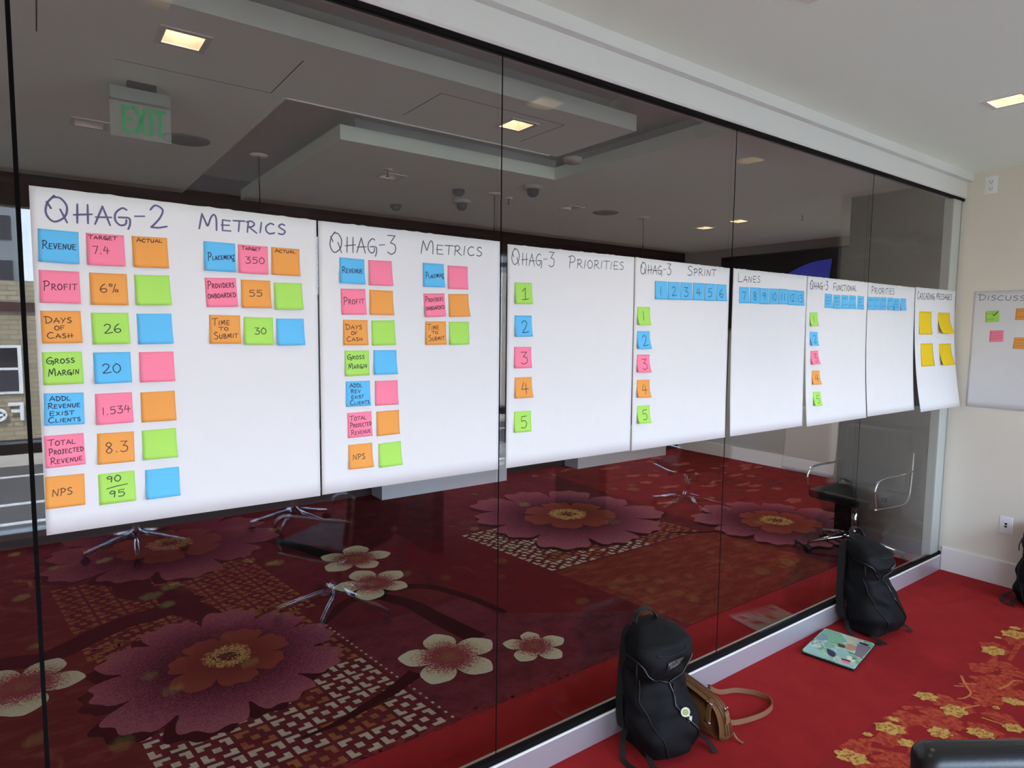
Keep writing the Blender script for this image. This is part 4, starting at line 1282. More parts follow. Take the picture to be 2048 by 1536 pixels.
def backpack(label, loc, rz, H, seed, variant, group='black backpacks on the floor'):
    t = thing('backpack', label, 'backpack', loc, rz, group)
    rg = random.Random(seed)
    ph = [rg.uniform(0, 6) for _ in range(8)]
    if variant == 'tall':
        wt = [(0, .095), (.04, .13), (.2, .148), (.45, .142), (.6, .128), (.75, .138), (.88, .134), (.96, .112), (1, .07)]
        dt = [(0, .17), (.05, .225), (.2, .238), (.36, .20), (.5, .165), (.6, .155), (.68, .182), (.8, .205), (.9, .188), (.97, .145), (1, .09)]
    else:
        wt = [(0, .10), (.04, .135), (.2, .150), (.45, .140), (.6, .125), (.72, .118), (.85, .115), (.95, .09), (1, .03)]
        dt = [(0, .18), (.05, .235), (.2, .26), (.38, .235), (.52, .20), (.6, .175), (.66, .19), (.76, .225), (.86, .205), (.95, .13), (1, .05)]
    def P(th, s, out=0.0):
        a = lerp_tab(wt, s)
        d = lerp_tab(dt, s)
        e = 2 / 2.7
        c, sn = math.cos(th), math.sin(th)
        x = a * abs(c) ** e * (1 if c > 0 else -1)
        y = -d / 2 - d / 2 * abs(sn) ** e * (1 if sn > 0 else -1) * -1
        y = -d / 2 + d / 2 * abs(sn) ** e * (1 if sn > 0 else -1)
        wr = 0.006 * math.sin(3 * th + 9 * s + ph[0]) + 0.0035 * math.sin(2 * th + 31 * s + 2 * math.sin(3 * th + ph[3]) + ph[4]) + 0.004 * math.sin(5 * th - 14 * s + ph[1]) + 0.003 * math.sin(23 * s + 2 * th + ph[2])
        k = 1 + (wr + out) / max(0.05, math.hypot(x, y + d / 2))
        lean = 0.03 * s
        return Vector((x * k, min(-0.002, -d / 2 + (y + d / 2) * k) + lean, H * s))
    n, m = 72, 56
    mb = MB()
    vs, fs = [], []
    for j in range(m + 1):
        for i in range(n):
            vs.append(P(2 * math.pi * i / n, j / m))
    for j in range(m):
        for i in range(n):
            fs.append((j * n + i, j * n + (i + 1) % n, (j + 1) * n + (i + 1) % n, (j + 1) * n + i))
    fs.append(tuple(range(n - 1, -1, -1)))
    fs.append(tuple(m * n + i for i in range(n)))
    mb.add(vs, fs, smooth=True)
    mb.build('pack_body', MT['black_fabric'], t)
    # front is -y: th = -pi/2 ; left side (viewer's) th = pi
    FR = -math.pi / 2
    def curve(cp, r=0.0045, mat='zip', nm='zipper', out=0.003):
        C2 = catmull([(a, b, 0) for a, b in cp], 10)
        mb = MB()
        mb.tube([P(q.x, q.y, out) for q in C2], r, 6)
        return mb.build(nm, MT[mat], t)
    curve([(-3.35, .80), (-2.9, .79), (-2.5, .73), (-2.1, .66), (FR, .58)])
    z2 = curve([(FR, .58), (-.9, .68), (-.4, .76), (0.1, .80)])
    curve([(FR, .58), (FR + .02, .48), (FR + .02, .40), (FR + .25, .30), (FR + .5, .2), (FR + .45, .08)])
    curve([(-2.75, .62), (-2.62, .45), (-2.45, .34), (-2.1, .22), (-1.95, .05)], 0.003, 'black_web', 'side_seam', 0.002)
    curve([(FR - .55, .86), (FR, .84), (FR + .55, .86)], 0.0025, 'black_web', 'lid_seam', 0.002)
    mb = MB()
    q = P(FR + .05, .565, .008)
    mb.tube([q, q + Vector((.004, -.004, -.03)), q + Vector((.008, -.003, -.05))], 0.004, 6)
    mb.build('zip_pull', MT['black_web'], t)
    mb = MB()
    q = P(-2.95, .78, .006)
    mb.tube([q, q + Vector((-.006, -.006, -.03)), q + Vector((-.004, -.006, -.062))], 0.003, 6)
    mb.build('zip_pull', MT['black_web'], t)
    # maker's patch with two lines of small lettering
    mb = MB()
    c0, c1, s0, s1 = FR - .22, FR + .28, .735, .805
    if variant != 'tall':
        c0, c1, s0, s1 = FR - .1, FR + .34, .71, .765
    nn = 8
    vs = [P(c0 + (c1 - c0) * i / nn, s0 + (s1 - s0) * j / nn, .004) for j in range(nn + 1) for i in range(nn + 1)]
    fs = [(j * (nn + 1) + i, j * (nn + 1) + i + 1, (j + 1) * (nn + 1) + i + 1, (j + 1) * (nn + 1) + i) for j in range(nn) for i in range(nn)]
    mb.add(vs, fs)
    pt = mb.build('brand_patch', MT['patch'], t)
    def psurf(u, v):
        a = P(c0 + (c1 - c0) * u, s0 + (s1 - s0) * v, .0055)
        b = P(c0 + (c1 - c0) * u, s0 + (s1 - s0) * v, .03)
        return a, (b - a).normalized()
    mb = MB()
    stroke_mesh(mb, text_strokes('MYSTERY', .06, .94, .54, .36, 1.0) + text_strokes('RANCH', .2, .8, .1, .36, 1.0), psurf, 0.017, 0.0004)
    mb.build('patch_lettering', MT['thread'], pt)
    # haul loop and shoulder straps on the back panel
    mb = MB()
    mb.band(catmull([(-.05, -.02, H * .93), (-.058, 0.0, H * 1.0), (-.03, .012, H * 1.075), (.03, .012, H * 1.075), (.058, 0, H * 1.0), (.05, -.02, H * .93)], 5), (0, .022, .004), .004)
    mb.build('haul_loop', MT['black_web'], t)
    for sx in (-1, 1):
        mb = MB()
        mb.band(catmull([(sx * .05, .030, H * .94), (sx * .07, .036, H * .86), (sx * .085, .03, H * .7), (sx * .10, .022, H * .5), (sx * .115, .012, H * .3), (sx * .12, -.01, H * .12)], 5), (0, .045, 0), .012)
        mb.build('shoulder_strap', MT['black_web'], t)
    # loose webbing tails on the floor
    tails = [[(-.12, -.03, .06), (-.17, -.07, .035), (-.20, -.12, .006), (-.19, -.19, .004), (-.15, -.25, .004)], [(-.10, -.14, .05), (-.135, -.2, .02), (-.12, -.26, .005)], [(.12, -.16, .05), (.155, -.21, .03), (.15, -.26, .005)]]
    for tl in tails:
        P_ = catmull(tl, 5)
        mb = MB()
        mb.band(P_, [Vector((0, 0, 1)).cross((P_[min(i + 1, len(P_) - 1)] - P_[max(i - 1, 0)]).normalized()).normalized() * .022 for i in range(len(P_))], .003)
        mb.build('webbing_tail', MT['black_web'], t)
    return t, P

bp1, P1 = backpack('black backpack with a round green tag beside a tan handbag', (1.985, -0.072, 0.002), -0.10, 0.485, 3, 'tall')
# green and white tag and a small white label on the first pack
mb = MB()
FRr = -math.pi / 2 + .12
cpt = P1(FRr, .37, .016)
nrm = ((P1(FRr, .37, .05) - cpt).normalized() + Vector((-1.0, -0.5, 0.25))).normalized()
tu = Vector((0, 0, 1)).cross(nrm).normalized()
tv = nrm.cross(tu)
def disc(mb, c, r, mi, off, n=24, point=False):
    vs = [c + nrm * off]
    for k in range(n):
        a = 2 * math.pi * k / n
        rr = r * (1.35 if point and k == int(n * .9) else 1)
        vs.append(c + nrm * off + tu * math.cos(a) * rr + tv * math.sin(a) * rr)
    mb.add(vs, [(0, 1 + k, 1 + (k + 1) % n) for k in range(n)], mi)
disc(mb, cpt, .019, 0, .001, point=True)
disc(mb, cpt, .011, 1, .0016)
disc(mb, cpt, .006, 0, .002)
disc(mb, cpt, .004, 1, .0024)
mb.build('round_tag', [MT['sticker_white'], MT['sticker_green']], bp1)
mb = MB()
c2 = P1(FRr + .15, .30, .012)
mb.add([c2 - tu * .006 - tv * .012, c2 + tu * .006 - tv * .008, c2 + tu * .008 + tv * .012, c2 - tu * .003 + tv * .009], [(0, 1, 2, 3)])
mb.build('care_label', MT['sticker_white'], bp1)
bp2, P2 = backpack('black backpack leaning on glass behind the patterned laptop', (3.765, -0.072, 0.002), -0.05, 0.515, 9, 'slump')
bp3, P3 = backpack('black backpack cut off by the frame edge against beige wall', (5.06, -0.66, 0.002), -1.55, 0.49, 14, 'tall')

# ================================================================== HANDBAG
def handbag():
    ax = Vector((0.0, 0.24, 0)).normalized()        # long axis, away from the viewer
    t = thing('handbag', 'small tan suede handbag with looped strap beside the backpack', 'handbag', (2.235, -0.325, 0.0))
    wv = Vector((ax.y, -ax.x, 0))                       # thickness direction, to the right
    L, Hh, T = 0.245, 0.20, 0.085
    lean = Vector((-0.10, 0.02, 0))
    prof = [(0.006, .0), (-.003, .05), (0.0, .11), (.012, .145), (.04, .168), (.09, .185), (.15, .198), (.195, .205), (.222, .19), (.238, .15), (.245, .08), (.236, .0)]
    # outline (s along axis, z) rounded across the thickness
    C2 = catmull([(a, b, 0) for a, b in prof], 4)
    m = 10
    def at(q, k, grow=0.0):
        f = math.sin(math.pi * k / m)
        ins = 0.016 * (1 - f ** .6)
        cx, cz = L / 2, .09
        s = cx + (q.x - cx) * (1 - ins / .12 + grow)
        z = max(0.002, cz + (q.y - cz) * (1 - ins / .10 + grow)) if q.y > 0.01 else 0.002
        w = (k / m - .5) * T * (1.0 - .25 * (z / Hh))
        return ax * s + wv * w + Vector((0, 0, z)) + lean * (z / Hh) * .5
    mb = MB()
    vs, fs = [], []
    N = len(C2)
    for k in range(m + 1):
        for q in C2:
            vs.append(at(q, k))
    for k in range(m):
        for i in range(N - 1):
            fs.append((k * N + i, (k + 1) * N + i, (k + 1) * N + i + 1, k * N + i + 1))
        fs.append((k * N + N - 1, (k + 1) * N + N - 1, (k + 1) * N, k * N))
    # bulged faces
    for k, sg in ((0, -1), (m, 1)):
        cen = len(vs)
        inner = []
        for i, q in enumerate(C2):
            p = at(q, k)
            c = ax * (L / 2) + Vector((0, 0, .09)) + wv * ((k / m - .5) * T) + lean * .22
            inner.append(len(vs))
            vs.append(p.lerp(c, .35) + wv * sg * .012)
        vs.append(ax * (L / 2) + Vector((0, 0, .09)) + wv * ((k / m - .5) * T + sg * .018) + lean * .22)
        cc = len(vs) - 1
        for i in range(N):
            j = (i + 1) % N
            a = (k * N + i, k * N + j, inner[j], inner[i])
            b = (inner[i], inner[j], cc)
            fs.append(a if sg > 0 else tuple(reversed(a)))
            fs.append(b if sg > 0 else tuple(reversed(b)))
    mb.add(vs, fs, smooth=True)
    mb.build('bag_body', MT['tan'], t)
    top = [q for q in C2 if q.y > 0.02]
    for kk, r in ((2.6, .003), (4.2, .002), (6.0, .002), (7.6, .003)):
        mb = MB()
        mb.tube([at(q, kk, .012) for q in top], r, 6)
        mb.build('zipper', MT['tan_zip'], t)
    for kk in (5.2, 7.4):
        q = C2[10]
        p = at(q, kk, .03)
        mb = MB()
        mb.rbox(p.x, p.y, p.z + .006, .008, .010, .016, .003)
        mb.build('zip_slider', MT['silver'], t)
        mb = MB()
        e = -ax * .008
        mb.band([p, p + e + Vector((0, 0, -.02)), p + e * 1.3 + Vector((0, 0, -.05))], [wv * .008, wv * .012, wv * .015], .003)
        mb.build('zip_pull', MT['tan_strap'], t)
    # buckle strap on the near face, with silver bars
    f0 = ax * .03 + Vector((0, 0, .172)) - wv * (T / 2 + .006) + lean * .43
    f1 = ax * .045 + Vector((0, 0, .085)) - wv * (T / 2 + .024) + lean * .2
    mb = MB()
    mb.band([f0 + wv * .02 + Vector((0, 0, .008)), f0, f0.lerp(f1, .5) - wv * .004, f1], ax * .02, .003)
    mb.build('strap_tab', MT['tan_strap'], t)
    for f in (f0, f1):
        mb = MB()
        mb.tube([f - ax * .015 - wv * .003, f + ax * .015 - wv * .003], .004, 8)
        mb.build('buckle', MT['silver'], t)
    mb = MB()
    q = at(C2[34], 5)
    mb.rbox(q.x, q.y, q.z, .014, .014, .014, .004)
    mb.build('strap_ring', MT['silver'], t)
    # tassel at the floor, near corner
    mb = MB()
    b0 = ax * -.004 + wv * .012 + Vector((0, 0, .03))
    mb.band([b0, b0 - ax * .02 + Vector((0, 0, -.018)), b0 - ax * .045 + wv * .006 + Vector((0, 0, -.025))], [wv * .007, wv * .01, wv * .012], .003)
    mb.build('tassel', MT['tan_strap'], t)
    # carrying strap: a loop on the carpet
    L0 = Vector((2.205, -0.325, 0))
    pts = [(2.285, -0.165, 0.125), (2.36, -0.10, 0.07), (2.45, -0.095, .014), (2.53, -0.13, .012), (2.585, -0.195, .011), (2.592, -0.26, .011), (2.55, -0.30, .011), (2.47, -0.312, .011), (2.37, -0.297, .012), (2.30, -0.275, .014), (2.262, -0.262, .03)]
    P_ = [Vector(p) - L0 for p in catmull(pts, 6)]
    mb = MB()
    mb.band(P_, Vector((0.004, 0.004, 0.02)), .004)
    mb.build('carry_strap', MT['tan_strap'], t)
handbag()

# ================================================================== LAPTOP
def laptop():
    A, B, Cc, Dd = Vector((3.146, -.114, 0)), Vector((3.50, -.048, 0)), Vector((3.568, -.298, 0)), Vector((3.208, -.356, 0))
    cen = (A + B + Cc + Dd) / 4
    u = ((B - A) + (Cc - Dd)).normalized()
    rz = math.atan2(u.y, u.x)
    t = thing('laptop', 'closed laptop with green and plum ink print lid on carpet', 'laptop', (cen.x, cen.y, 0.0), rz)
    w, d = 0.358, 0.254
    mb = MB()
    mb.rbox(0, 0, .0085, w, d, .013, .006, n=5)
    mb.build('base_case', MT['laptop_case'], t)
    mb = MB()
    # lid: rounded corners slab
    r, pts = .016, []
    for qx, qy, a0 in ((1, 1, 0), (-1, 1, 90), (-1, -1, 180), (1, -1, 270)):
        for k in range(7):
            a = math.radians(a0 + 15 * k)
            pts.append((qx * (w / 2 - r) + r * math.cos(a), qy * (d / 2 - r) + r * math.sin(a)))
    n = len(pts)
    mb.add([(x, y, .0152) for x, y in pts] + [(x, y, .0205) for x, y in pts], [tuple(range(n, 2 * n)), tuple(range(n - 1, -1, -1))] + [(i, (i + 1) % n, n + (i + 1) % n, n + i) for i in range(n)])
    def wash(pts, mi, z):
        Q = catmull([(x, y, z) for x, y in pts + pts[:1]], 5)[:-1]
        mb.add(Q, [tuple(range(len(Q)))], mi)
    def st(pts):
        return [((u_ - .5) * .352, (.5 - v_) * .25) for u_, v_ in pts]
    wash(st([(.99, .02), (.99, .30), (.90, .42), (.76, .52), (.62, .45), (.60, .28), (.72, .14), (.80, .02)]), 1, .02056)
    wash(st([(.70, .01), (.80, .03), (.74, .14), (.62, .22), (.52, .12), (.56, .01)]), 2, .02057)
    wash(st([(.98, .44), (.99, .70), (.84, .72), (.72, .60), (.82, .52)]), 5, .02058)
    wash(st([(.72, .60), (.70, .78), (.56, .80), (.50, .66), (.60, .58)]), 6, .02059)
    wash(st([(.80, .74), (.84, .99), (.60, .99), (.42, .99), (.40, .86), (.58, .80)]), 4, .0206)
    wash(st([(.36, .30), (.46, .22), (.56, .26), (.52, .40), (.42, .44)]), 1, .02061)
    wash(st([(.40, .50), (.48, .60), (.36, .78), (.22, .84), (.16, .70), (.24, .58)]), 8, .02062)
    wash(st([(.34, .34), (.30, .48), (.22, .56), (.12, .56), (.14, .46), (.24, .38)]), 3, .02063)
    wash(st([(.62, .44), (.62, .56), (.54, .60), (.52, .48)]), 7, .02064)
    wash(st([(.24, .01), (.20, .16), (.14, .34), (.06, .52), (.01, .60), (.01, .04)]), 8, .02065)
    lid = mb.build('lid', [MT['skin']] + [MT['wash_%d' % q] for q in range(1, 9)], t)
    mb = MB()
    def slab(x0, x1, y0, y1, z, mi, r=.004):
        mb.rbox((x0 + x1) / 2, (y0 + y1) / 2, z, x1 - x0, y1 - y0, .0016, .0007, mi, n=2)
    slab(.118, .138, -.108, -.066, .0212, 0)
    mb.build('lid_badge', MT['sticker_dark'], lid)
    mb = MB()
    pts = st([(.30, .74), (.32, .84), (.24, .86), (.24, .95), (.16, .92), (.18, .80)])
    mb.add([(x, y, .0214) for x, y in pts], [tuple(range(len(pts)))])
    pts = st([(.13, .72), (.15, .86), (.06, .90), (.04, .76)])
    mb.add([(x, y, .0214) for x, y in pts], [tuple(range(len(pts)))], 1)
    pts = st([(.16, .70), (.18, .86), (.13, .88), (.12, .72)])
    mb.add([(x, y, .0216) for x, y in pts], [tuple(range(len(pts)))], 2)
    mb.build('lid_sticker', [MT['sticker_white'], MT['stk_p'], MT['sticker_dark']], lid)
laptop()

# ================================================================== CHAIRS
def chair(label, loc, rz, group='black leather chairs', back_top=0.96, hide='leather_dull'):
    t = thing('office_chair', label, 'chair', loc, rz, group)
    # faces -y ; back at +y
    mb = MB()
    mb.rbox(0, 0, .45, .50, .48, .075, .034)
    mb.build('seat', MT['leather_dull'], t)
    mb = MB()
    mb.rbox(0, .25, (.50 + back_top) / 2, .50, .075, back_top - .50, .03, mat=Matrix.Rotation(-0.10, 3, 'X'))
    mb.build('backrest', MT[hide], t)
    for sx in (-1, 1):
        mb = MB()
        mb.tube(catmull([(sx * .255, -.20, .43), (sx * .257, .12, .42), (sx * .257, .24, .46), (sx * .257, .27, .62), (sx * .252, .285, .80)], 6), .009, 8)
        mb.tube(catmull([(sx * .255, -.18, .43), (sx * .262, -.22, .56), (sx * .262, -.16, .64), (sx * .262, .10, .65), (sx * .256, .275, .66)], 6), .009, 8)
        mb.build('arm_frame', MT['chrome'], t)
    mb = MB()
    mb.tube([(0, 0, .09), (0, 0, .41)], .022, 14)
    mb.rbox(0, 0, .40, .2, .2, .03, .012)
    mb.build('column', MT['chrome'], t)
    base = MB()
    base.lathe([(.0, .105), (.04, .105), (.044, .15), (.03, .18), (0, .18)], (0, 0, 0), 20)
    for k in range(5):
        a = 2 * math.pi * k / 5 + .3
        d = Vector((math.cos(a), math.sin(a), 0))
        base.tube([d * .03 + Vector((0, 0, .145)), d * .16 + Vector((0, 0, .118)), d * .335 + Vector((0, 0, .078))], .02, 8, rs=[.026, .019, .012])
    bo = base.build('star_base', MT['chrome'], t)
    for k in range(5):
        a = 2 * math.pi * k / 5 + .3
        d = Vector((math.cos(a), math.sin(a), 0))
        p = d * .33
        q = Vector((-d.y, d.x, 0))
        mb = MB()
        for sg in (-1, 1):
            c = p + q * .014 * sg + Vector((0, 0, .028))
            mb.tube([c - q * .008, c + q * .008], .027, 14)
        mb.tube([p + Vector((0, 0, .03)), p + Vector((0, 0, .075))], .006, 8)
        mb.build('caster', MT['rubber'], t)
    return t

# the near chair: its back top enters the frame at the lower right
bd = Vector((0.83, -0.56))
nb = Vector((-bd.y, bd.x))          # towards the glass
bc = Vector((1.265, -1.39)) + bd * 0.25
chair('black leather office chair nearest the camera, only its back top showing', (bc.x - nb.x * .22, bc.y - nb.y * .22, 0.0), math.atan2(bd.y, bd.x), back_top=0.915, hide='leather')
chair('black office chair with chrome star base standing behind glass near corner', (4.95, 0.50, 0.0), math.radians(-95))
chair('black office chair mirrored in the glass below the QHAG-3 SPRINT sheet', (4.83, -1.97, 0.0), math.radians(20))
chair('black office chair mirrored in the glass below the LANES sheet', (6.13, -2.85, 0.0), math.radians(200))
chair('black office chair mirrored at the left below the QHAG-2 METRICS sheet', (0.52, -3.55, 0.0), math.radians(150))
chair('black office chair mirrored below the gap right of QHAG-2 METRICS', (1.66, -3.5, 0.0), math.radians(180))

# conference table behind the viewer, mirrored as a dark slab
t = thing('conference_table', 'long dark conference table mirrored faintly below the sheets', 'table', (3.2, -2.6, 0))
mb = MB()
mb.rbox(0, 0, .725, 2.7, 1.0, .035, .012)
mb.build('table_top', MT['table'], t)
for sx in (-1, 1):
    mb = MB()
    mb.box(sx * .85 - .05, sx * .85 + .05, -.3, .3, 0, .708)
    mb.build('leg', MT['table'], t)

# pale low cabinets standing against the far wall beyond the glass
for x0, x1, lab in ((2.64, 4.14, 'pale grey low cabinet beyond the glass below QHAG-3 METRICS'), (5.2, 6.8, 'pale grey low cabinet beyond the glass below QHAG-3 PRIORITIES')):
    t = thing('low_cabinet', lab, 'cabinet', (x0, 3.9, 0), group='low cabinets beyond the glass')
    mb = MB()
    mb.box(0, x1 - x0, 0, .24, 0.0, .40)
    mb.build('cabinet_body', MT['hvac'], t)
    mb = MB()
    mb.box(-.01, x1 - x0 + .01, -.008, .245, .40, .42)
    mb.build('cabinet_top', MT['hvac'], t)

# wall television on the recessed wall
t = thing('television', 'dark wall television with a blue picture, beyond the glass', 'television', (7.37, 2.66, 1.72))
mb = MB()
mb.box(-.05, -.003, -.85, .85, 0, .93)
mb.build('casing', MT['slot'], t)
mb = MB()
mb.box(-.053, -.0505, -.83, .83, .02, .91)
sc_ = mb.build('screen', MT['screen'], t)
mb = MB()
C2 = catmull([(.14, .5, 0), (-.10, .66, 0), (-.38, .77, 0), (-.64, .80, 0)], 8)
pts = [(-.0545, q.x, q.y) for q in C2] + [(-.0545, -.60, .45), (-.0545, .1, .3)]
mb.add(pts, [tuple(range(len(pts)))])
mb.build('screen_picture', MT['screen_blue'], sc_)

# ================================================================== CEILING FITTINGS
def downlight(x, y, label, group, glow='lamp_glow', watts=26, beam=120, tone=(1.0, 0.85, 0.66)):
    t = thing('ceiling_light', label, 'ceiling light', (x, y, CEIL), group=group)
    mb = MB()
    a, b, o_ = HS, HS + .022, .004
    for s0, s1, p0, p1 in ((-b, b, a, b), (-b, b, -b, -a), (-b, -a, -a, a), (a, b, -a, a)):
        mb.box(s0, s1, p0, p1, -o_, 0.001)
    mb.build('trim_ring', MT['lamp_trim'], t)
    mb = MB()
    k = .03
    vs = [(-a, -a, 0), (a, -a, 0), (a, a, 0), (-a, a, 0), (-k, -k, .09), (k, -k, .09), (k, k, .09), (-k, k, .09)]
    mb.add(vs, [(0, 1, 5, 4), (1, 2, 6, 5), (2, 3, 7, 6), (3, 0, 4, 7)])
    mb.build('reflector', MT['lamp_reflector'], t)
    mb = MB()
    mb.box(-k, k, -k, k, .088, .1)
    mb.build('lamp', MT[glow], t)
    if watts <= 0:
        return t
    ld = bpy.data.lights.new('downlight_beam', 'SPOT')
    ld.energy = watts
    ld.color = tone
    ld.spot_size = math.radians(beam)
    ld.spot_blend = 0.7
    ld.shadow_soft_size = 0.03
    lo = bpy.data.objects.new('downlight_beam', ld)
    C.objects.link(lo)
    lo.parent = t
    lo.location = (0, 0, -0.006)
    return t
WN = ['first', 'second', 'third', 'fourth']
for i, (x, y) in enumerate(LIGHTS_NEAR):
    downlight(x, y, ['square recessed downlight above the first glass panel', 'square recessed downlight cut off at the top picture edge', 'square recessed downlight in the ceiling by the right picture edge'][i], 'downlights along the glass wall', watts=6, beam=95)
for i, (x, y) in enumerate(LIGHTS_BACK):
    downlight(x, y, ['square recessed downlight behind the lower left of the EXIT sign', 'unlit square recessed downlight left of the two dark domes beyond glass', 'unlit square recessed downlight left of the round speaker beyond glass'][i], 'unlit downlights beyond the glass', glow='lamp_off', watts=0)
for i, (x, y) in enumerate(LIGHTS_SIDE):
    downlight(x, y, ['square recessed downlight just right of the third glass joint', 'square recessed downlight just left of the third glass joint'][i], 'downlights by the third joint', watts=34, beam=150, tone=(1.0, 0.96, 0.9))
for i, (x, y) in enumerate(LIGHTS_LOBBY):
    downlight(x, y, ['bright square downlight in the ceiling beyond glass, above the EXIT sign', 'bright square downlight beyond the glass beside the second joint'][i], 'downlights beyond the glass', watts=2.5, beam=110)

# exit sign hanging beyond the glass
t = thing('exit_sign', 'clear hanging EXIT sign with green letters beyond the glass', 'exit sign', (0.42, 1.62, CEIL))
mb = MB()
mb.box(-.055, .06, -.025, .025, -.030, .0)
mb.build('ceiling_mount', MT['frame_dark'], t)
mb = MB()
mb.box(-.125, .117, -.018, .018, -.085, -.030)
mb.build('housing', MT['grey_metal'], t)
mb = MB()
mb.box(-.125, .117, -.004, .004, -.245, -.085)
pn = mb.build('sign_panel', MT['acrylic'], t)
mb = MB()
def bar(x0, x1, z0, z1):
    mb.box(x0, x1, -.006, -.004, z0, z1)
zt_, zb_ = -.103, -.222
bar(-.078, -.064, zb_, zt_)
for z in (zt_ - .014, (zt_ + zb_) / 2 - .007, zb_):
    bar(-.064, -.038, z, z + .014)
for sg in (-1, 1):
    mb.add([(-.005 - sg * .020 - .008, -.006, zt_), (-.005 - sg * .020 + .008, -.006, zt_), (-.005 + sg * .020 + .008, -.006, zb_), (-.005 + sg * .020 - .008, -.006, zb_)], [(0, 3, 2, 1)])
bar(.030, .044, zb_, zt_)
bar(.066, .080, zb_, zt_ - .013)
bar(.050, .096, zt_ - .014, zt_)
mb.build('sign_letters', MT['exit_green'], pn)

def ceiling_disc(name, x, y, r, h, label, cat, dark=False, prof=None, group=None):
    t = thing(name, label, cat, (x, y, CEIL), group=group)
    mb = MB()
    mb.lathe(prof or [(0, -h), (r * .9, -h), (r, -h * .4), (r, 0), (0, 0)], (0, 0, 0), 28)
    mb.build('disc', MT['detector_dark' if dark else 'detector'], t)
    return t
ceiling_disc('ceiling_speaker', 0.744, 2.45, .13, .008, 'round ceiling speaker grille overlapping the EXIT sign corner', 'speaker', group='ceiling speakers').children[0].data.materials[0] = MT['grille']
ceiling_disc('ceiling_speaker', 4.28, 2.575, .12, .008, 'round ceiling speaker grille above the QHAG-3 PRIORITIES sheet', 'speaker', group='ceiling speakers').children[0].data.materials[0] = MT['grille']
ceiling_disc('smoke_detector', 2.776, 1.342, .06, .03, 'white round smoke detector beside the ceiling recess', 'smoke detector')
def camera_dome(x, y, label):
    t = ceiling_disc('security_camera', x, y, .075, .025, label, 'camera', group='dome cameras beyond the glass')
    mb = MB()
    mb.lathe([(0, -.085), (.025, -.08), (.042, -.062), (.048, -.035), (.048, -.02), (0, -.02)], (0, 0, 0), 24)
    mb.build('dome', MT['detector_dark'], t)
camera_dome(3.076, 2.13, 'dome camera right of the second glass joint')
camera_dome(2.95, 2.95, 'dome camera between the two small dark domes above QHAG-3 METRICS')
ceiling_disc('motion_sensor', 2.71, 2.613, .05, .04, 'small dark dome sensor above the dome camera', 'sensor', True, [(0, -.05), (.03, -.045), (.05, -.02), (.05, 0), (0, 0)], 'dark dome sensors')
ceiling_disc('motion_sensor', 2.604, 3.497, .05, .04, 'small dark dome sensor left of the dome camera', 'sensor', True, [(0, -.05), (.03, -.045), (.05, -.02), (.05, 0), (0, 0)], 'dark dome sensors')
for x, lab in ((1.176, 'thin pendant rod with white canopy near the EXIT sign'), (2.997, 'thin pendant rod with white canopy left of the second joint'), (4.74, 'thin pendant rod with white canopy above the QHAG-3 SPRINT sheet')):
    t = thing('pendant_rod', lab, 'pendant', (x, 2.53, CEIL), group='pendant rods beyond the glass')
    mb = MB()
    mb.lathe([(0, -.012), (.05, -.010), (.055, 0), (0, 0)], (0, 0, 0), 24)
    mb.build('canopy_plate', MT['white'], t)
    mb = MB()
    mb.tube([(0, 0, -.01), (0, 0, -.75)], .004, 8)
    mb.build('rod', MT['frame_dark'], t)
for x, y, lab in ((3.196, 2.61, 'small sprinkler head right of the second joint'), (1.98, 2.35, 'small sprinkler head left of the mirrored downlight'), (5.75, 1.5, 'small sprinkler head right of the third joint')):
    t = thing('sprinkler', lab, 'sprinkler', (x, y, CEIL), group='sprinkler heads')
    mb = MB()
    mb.lathe([(0, -.006), (.03, -.005), (.032, 0), (0, 0)], (0, 0, 0), 20)
    mb.build('escutcheon', MT['white'], t)
    mb = MB()
    mb.lathe([(0, -.05), (.014, -.05), (.014, -.046), (.005, -.044), (.005, -.005), (0, -.005)], (0, 0, 0), 14)
    mb.build('sprinkler_head', MT['silver'], t)

# ================================================================== OUTSIDE, seen mirrored through the windows
mb = MB()
mb.box(-60, 60, -40, -5.0, -2.2, -2.0)
struct(mb.build('street', MT['asphalt']))
mb = MB()
mb.box(-20, 30, -13.0, -12.85, -2.0, -1.985)
mb.box(-20, 30, -14.6, -14.45, -2.0, -1.985)
mb.box(-20, 30, -17.6, -17.45, -2.0, -1.985)
struct(mb.build('road_markings', MT['road_white']))
mb = MB()
mb.box(-20, 30, -20.0, -19.0, -2.0, -1.85)
struct(mb.build('pavement', MT['concrete']))
b = thing('brick_building', 'tan brick shop building across the street, mirrored at far left', 'building', (0, -20, -2.0))
mb = MB()
mb.box(-16, 6.6, -8, 0, 0, 4.82)
mb.box(-16, 6.7, -8, .08, 4.0, 4.25, 1)
mb.build('facade', [MT['brick'], MT['sticker_dark']], b)
for x0 in (-9.0, -5.9, -2.15):
    mb = MB()
    mb.box(x0, x0 + 1.76, 0, .06, 1.80, 3.10)
    w = mb.build('window_frame', MT['white_sign'], b)
    for a, c in ((1.87, 2.44), (2.51, 3.03)):
        mb = MB()
        mb.box(x0 + .08, x0 + 1.67, .06, .07, a, c)
        mb.build('pane', MT['dark_pane'], w)
mb = MB()
mb.box(-9, 6, 0, .05, -0.0, .55)
mb.build('shopfront_band', MT['frame_dark'], b)
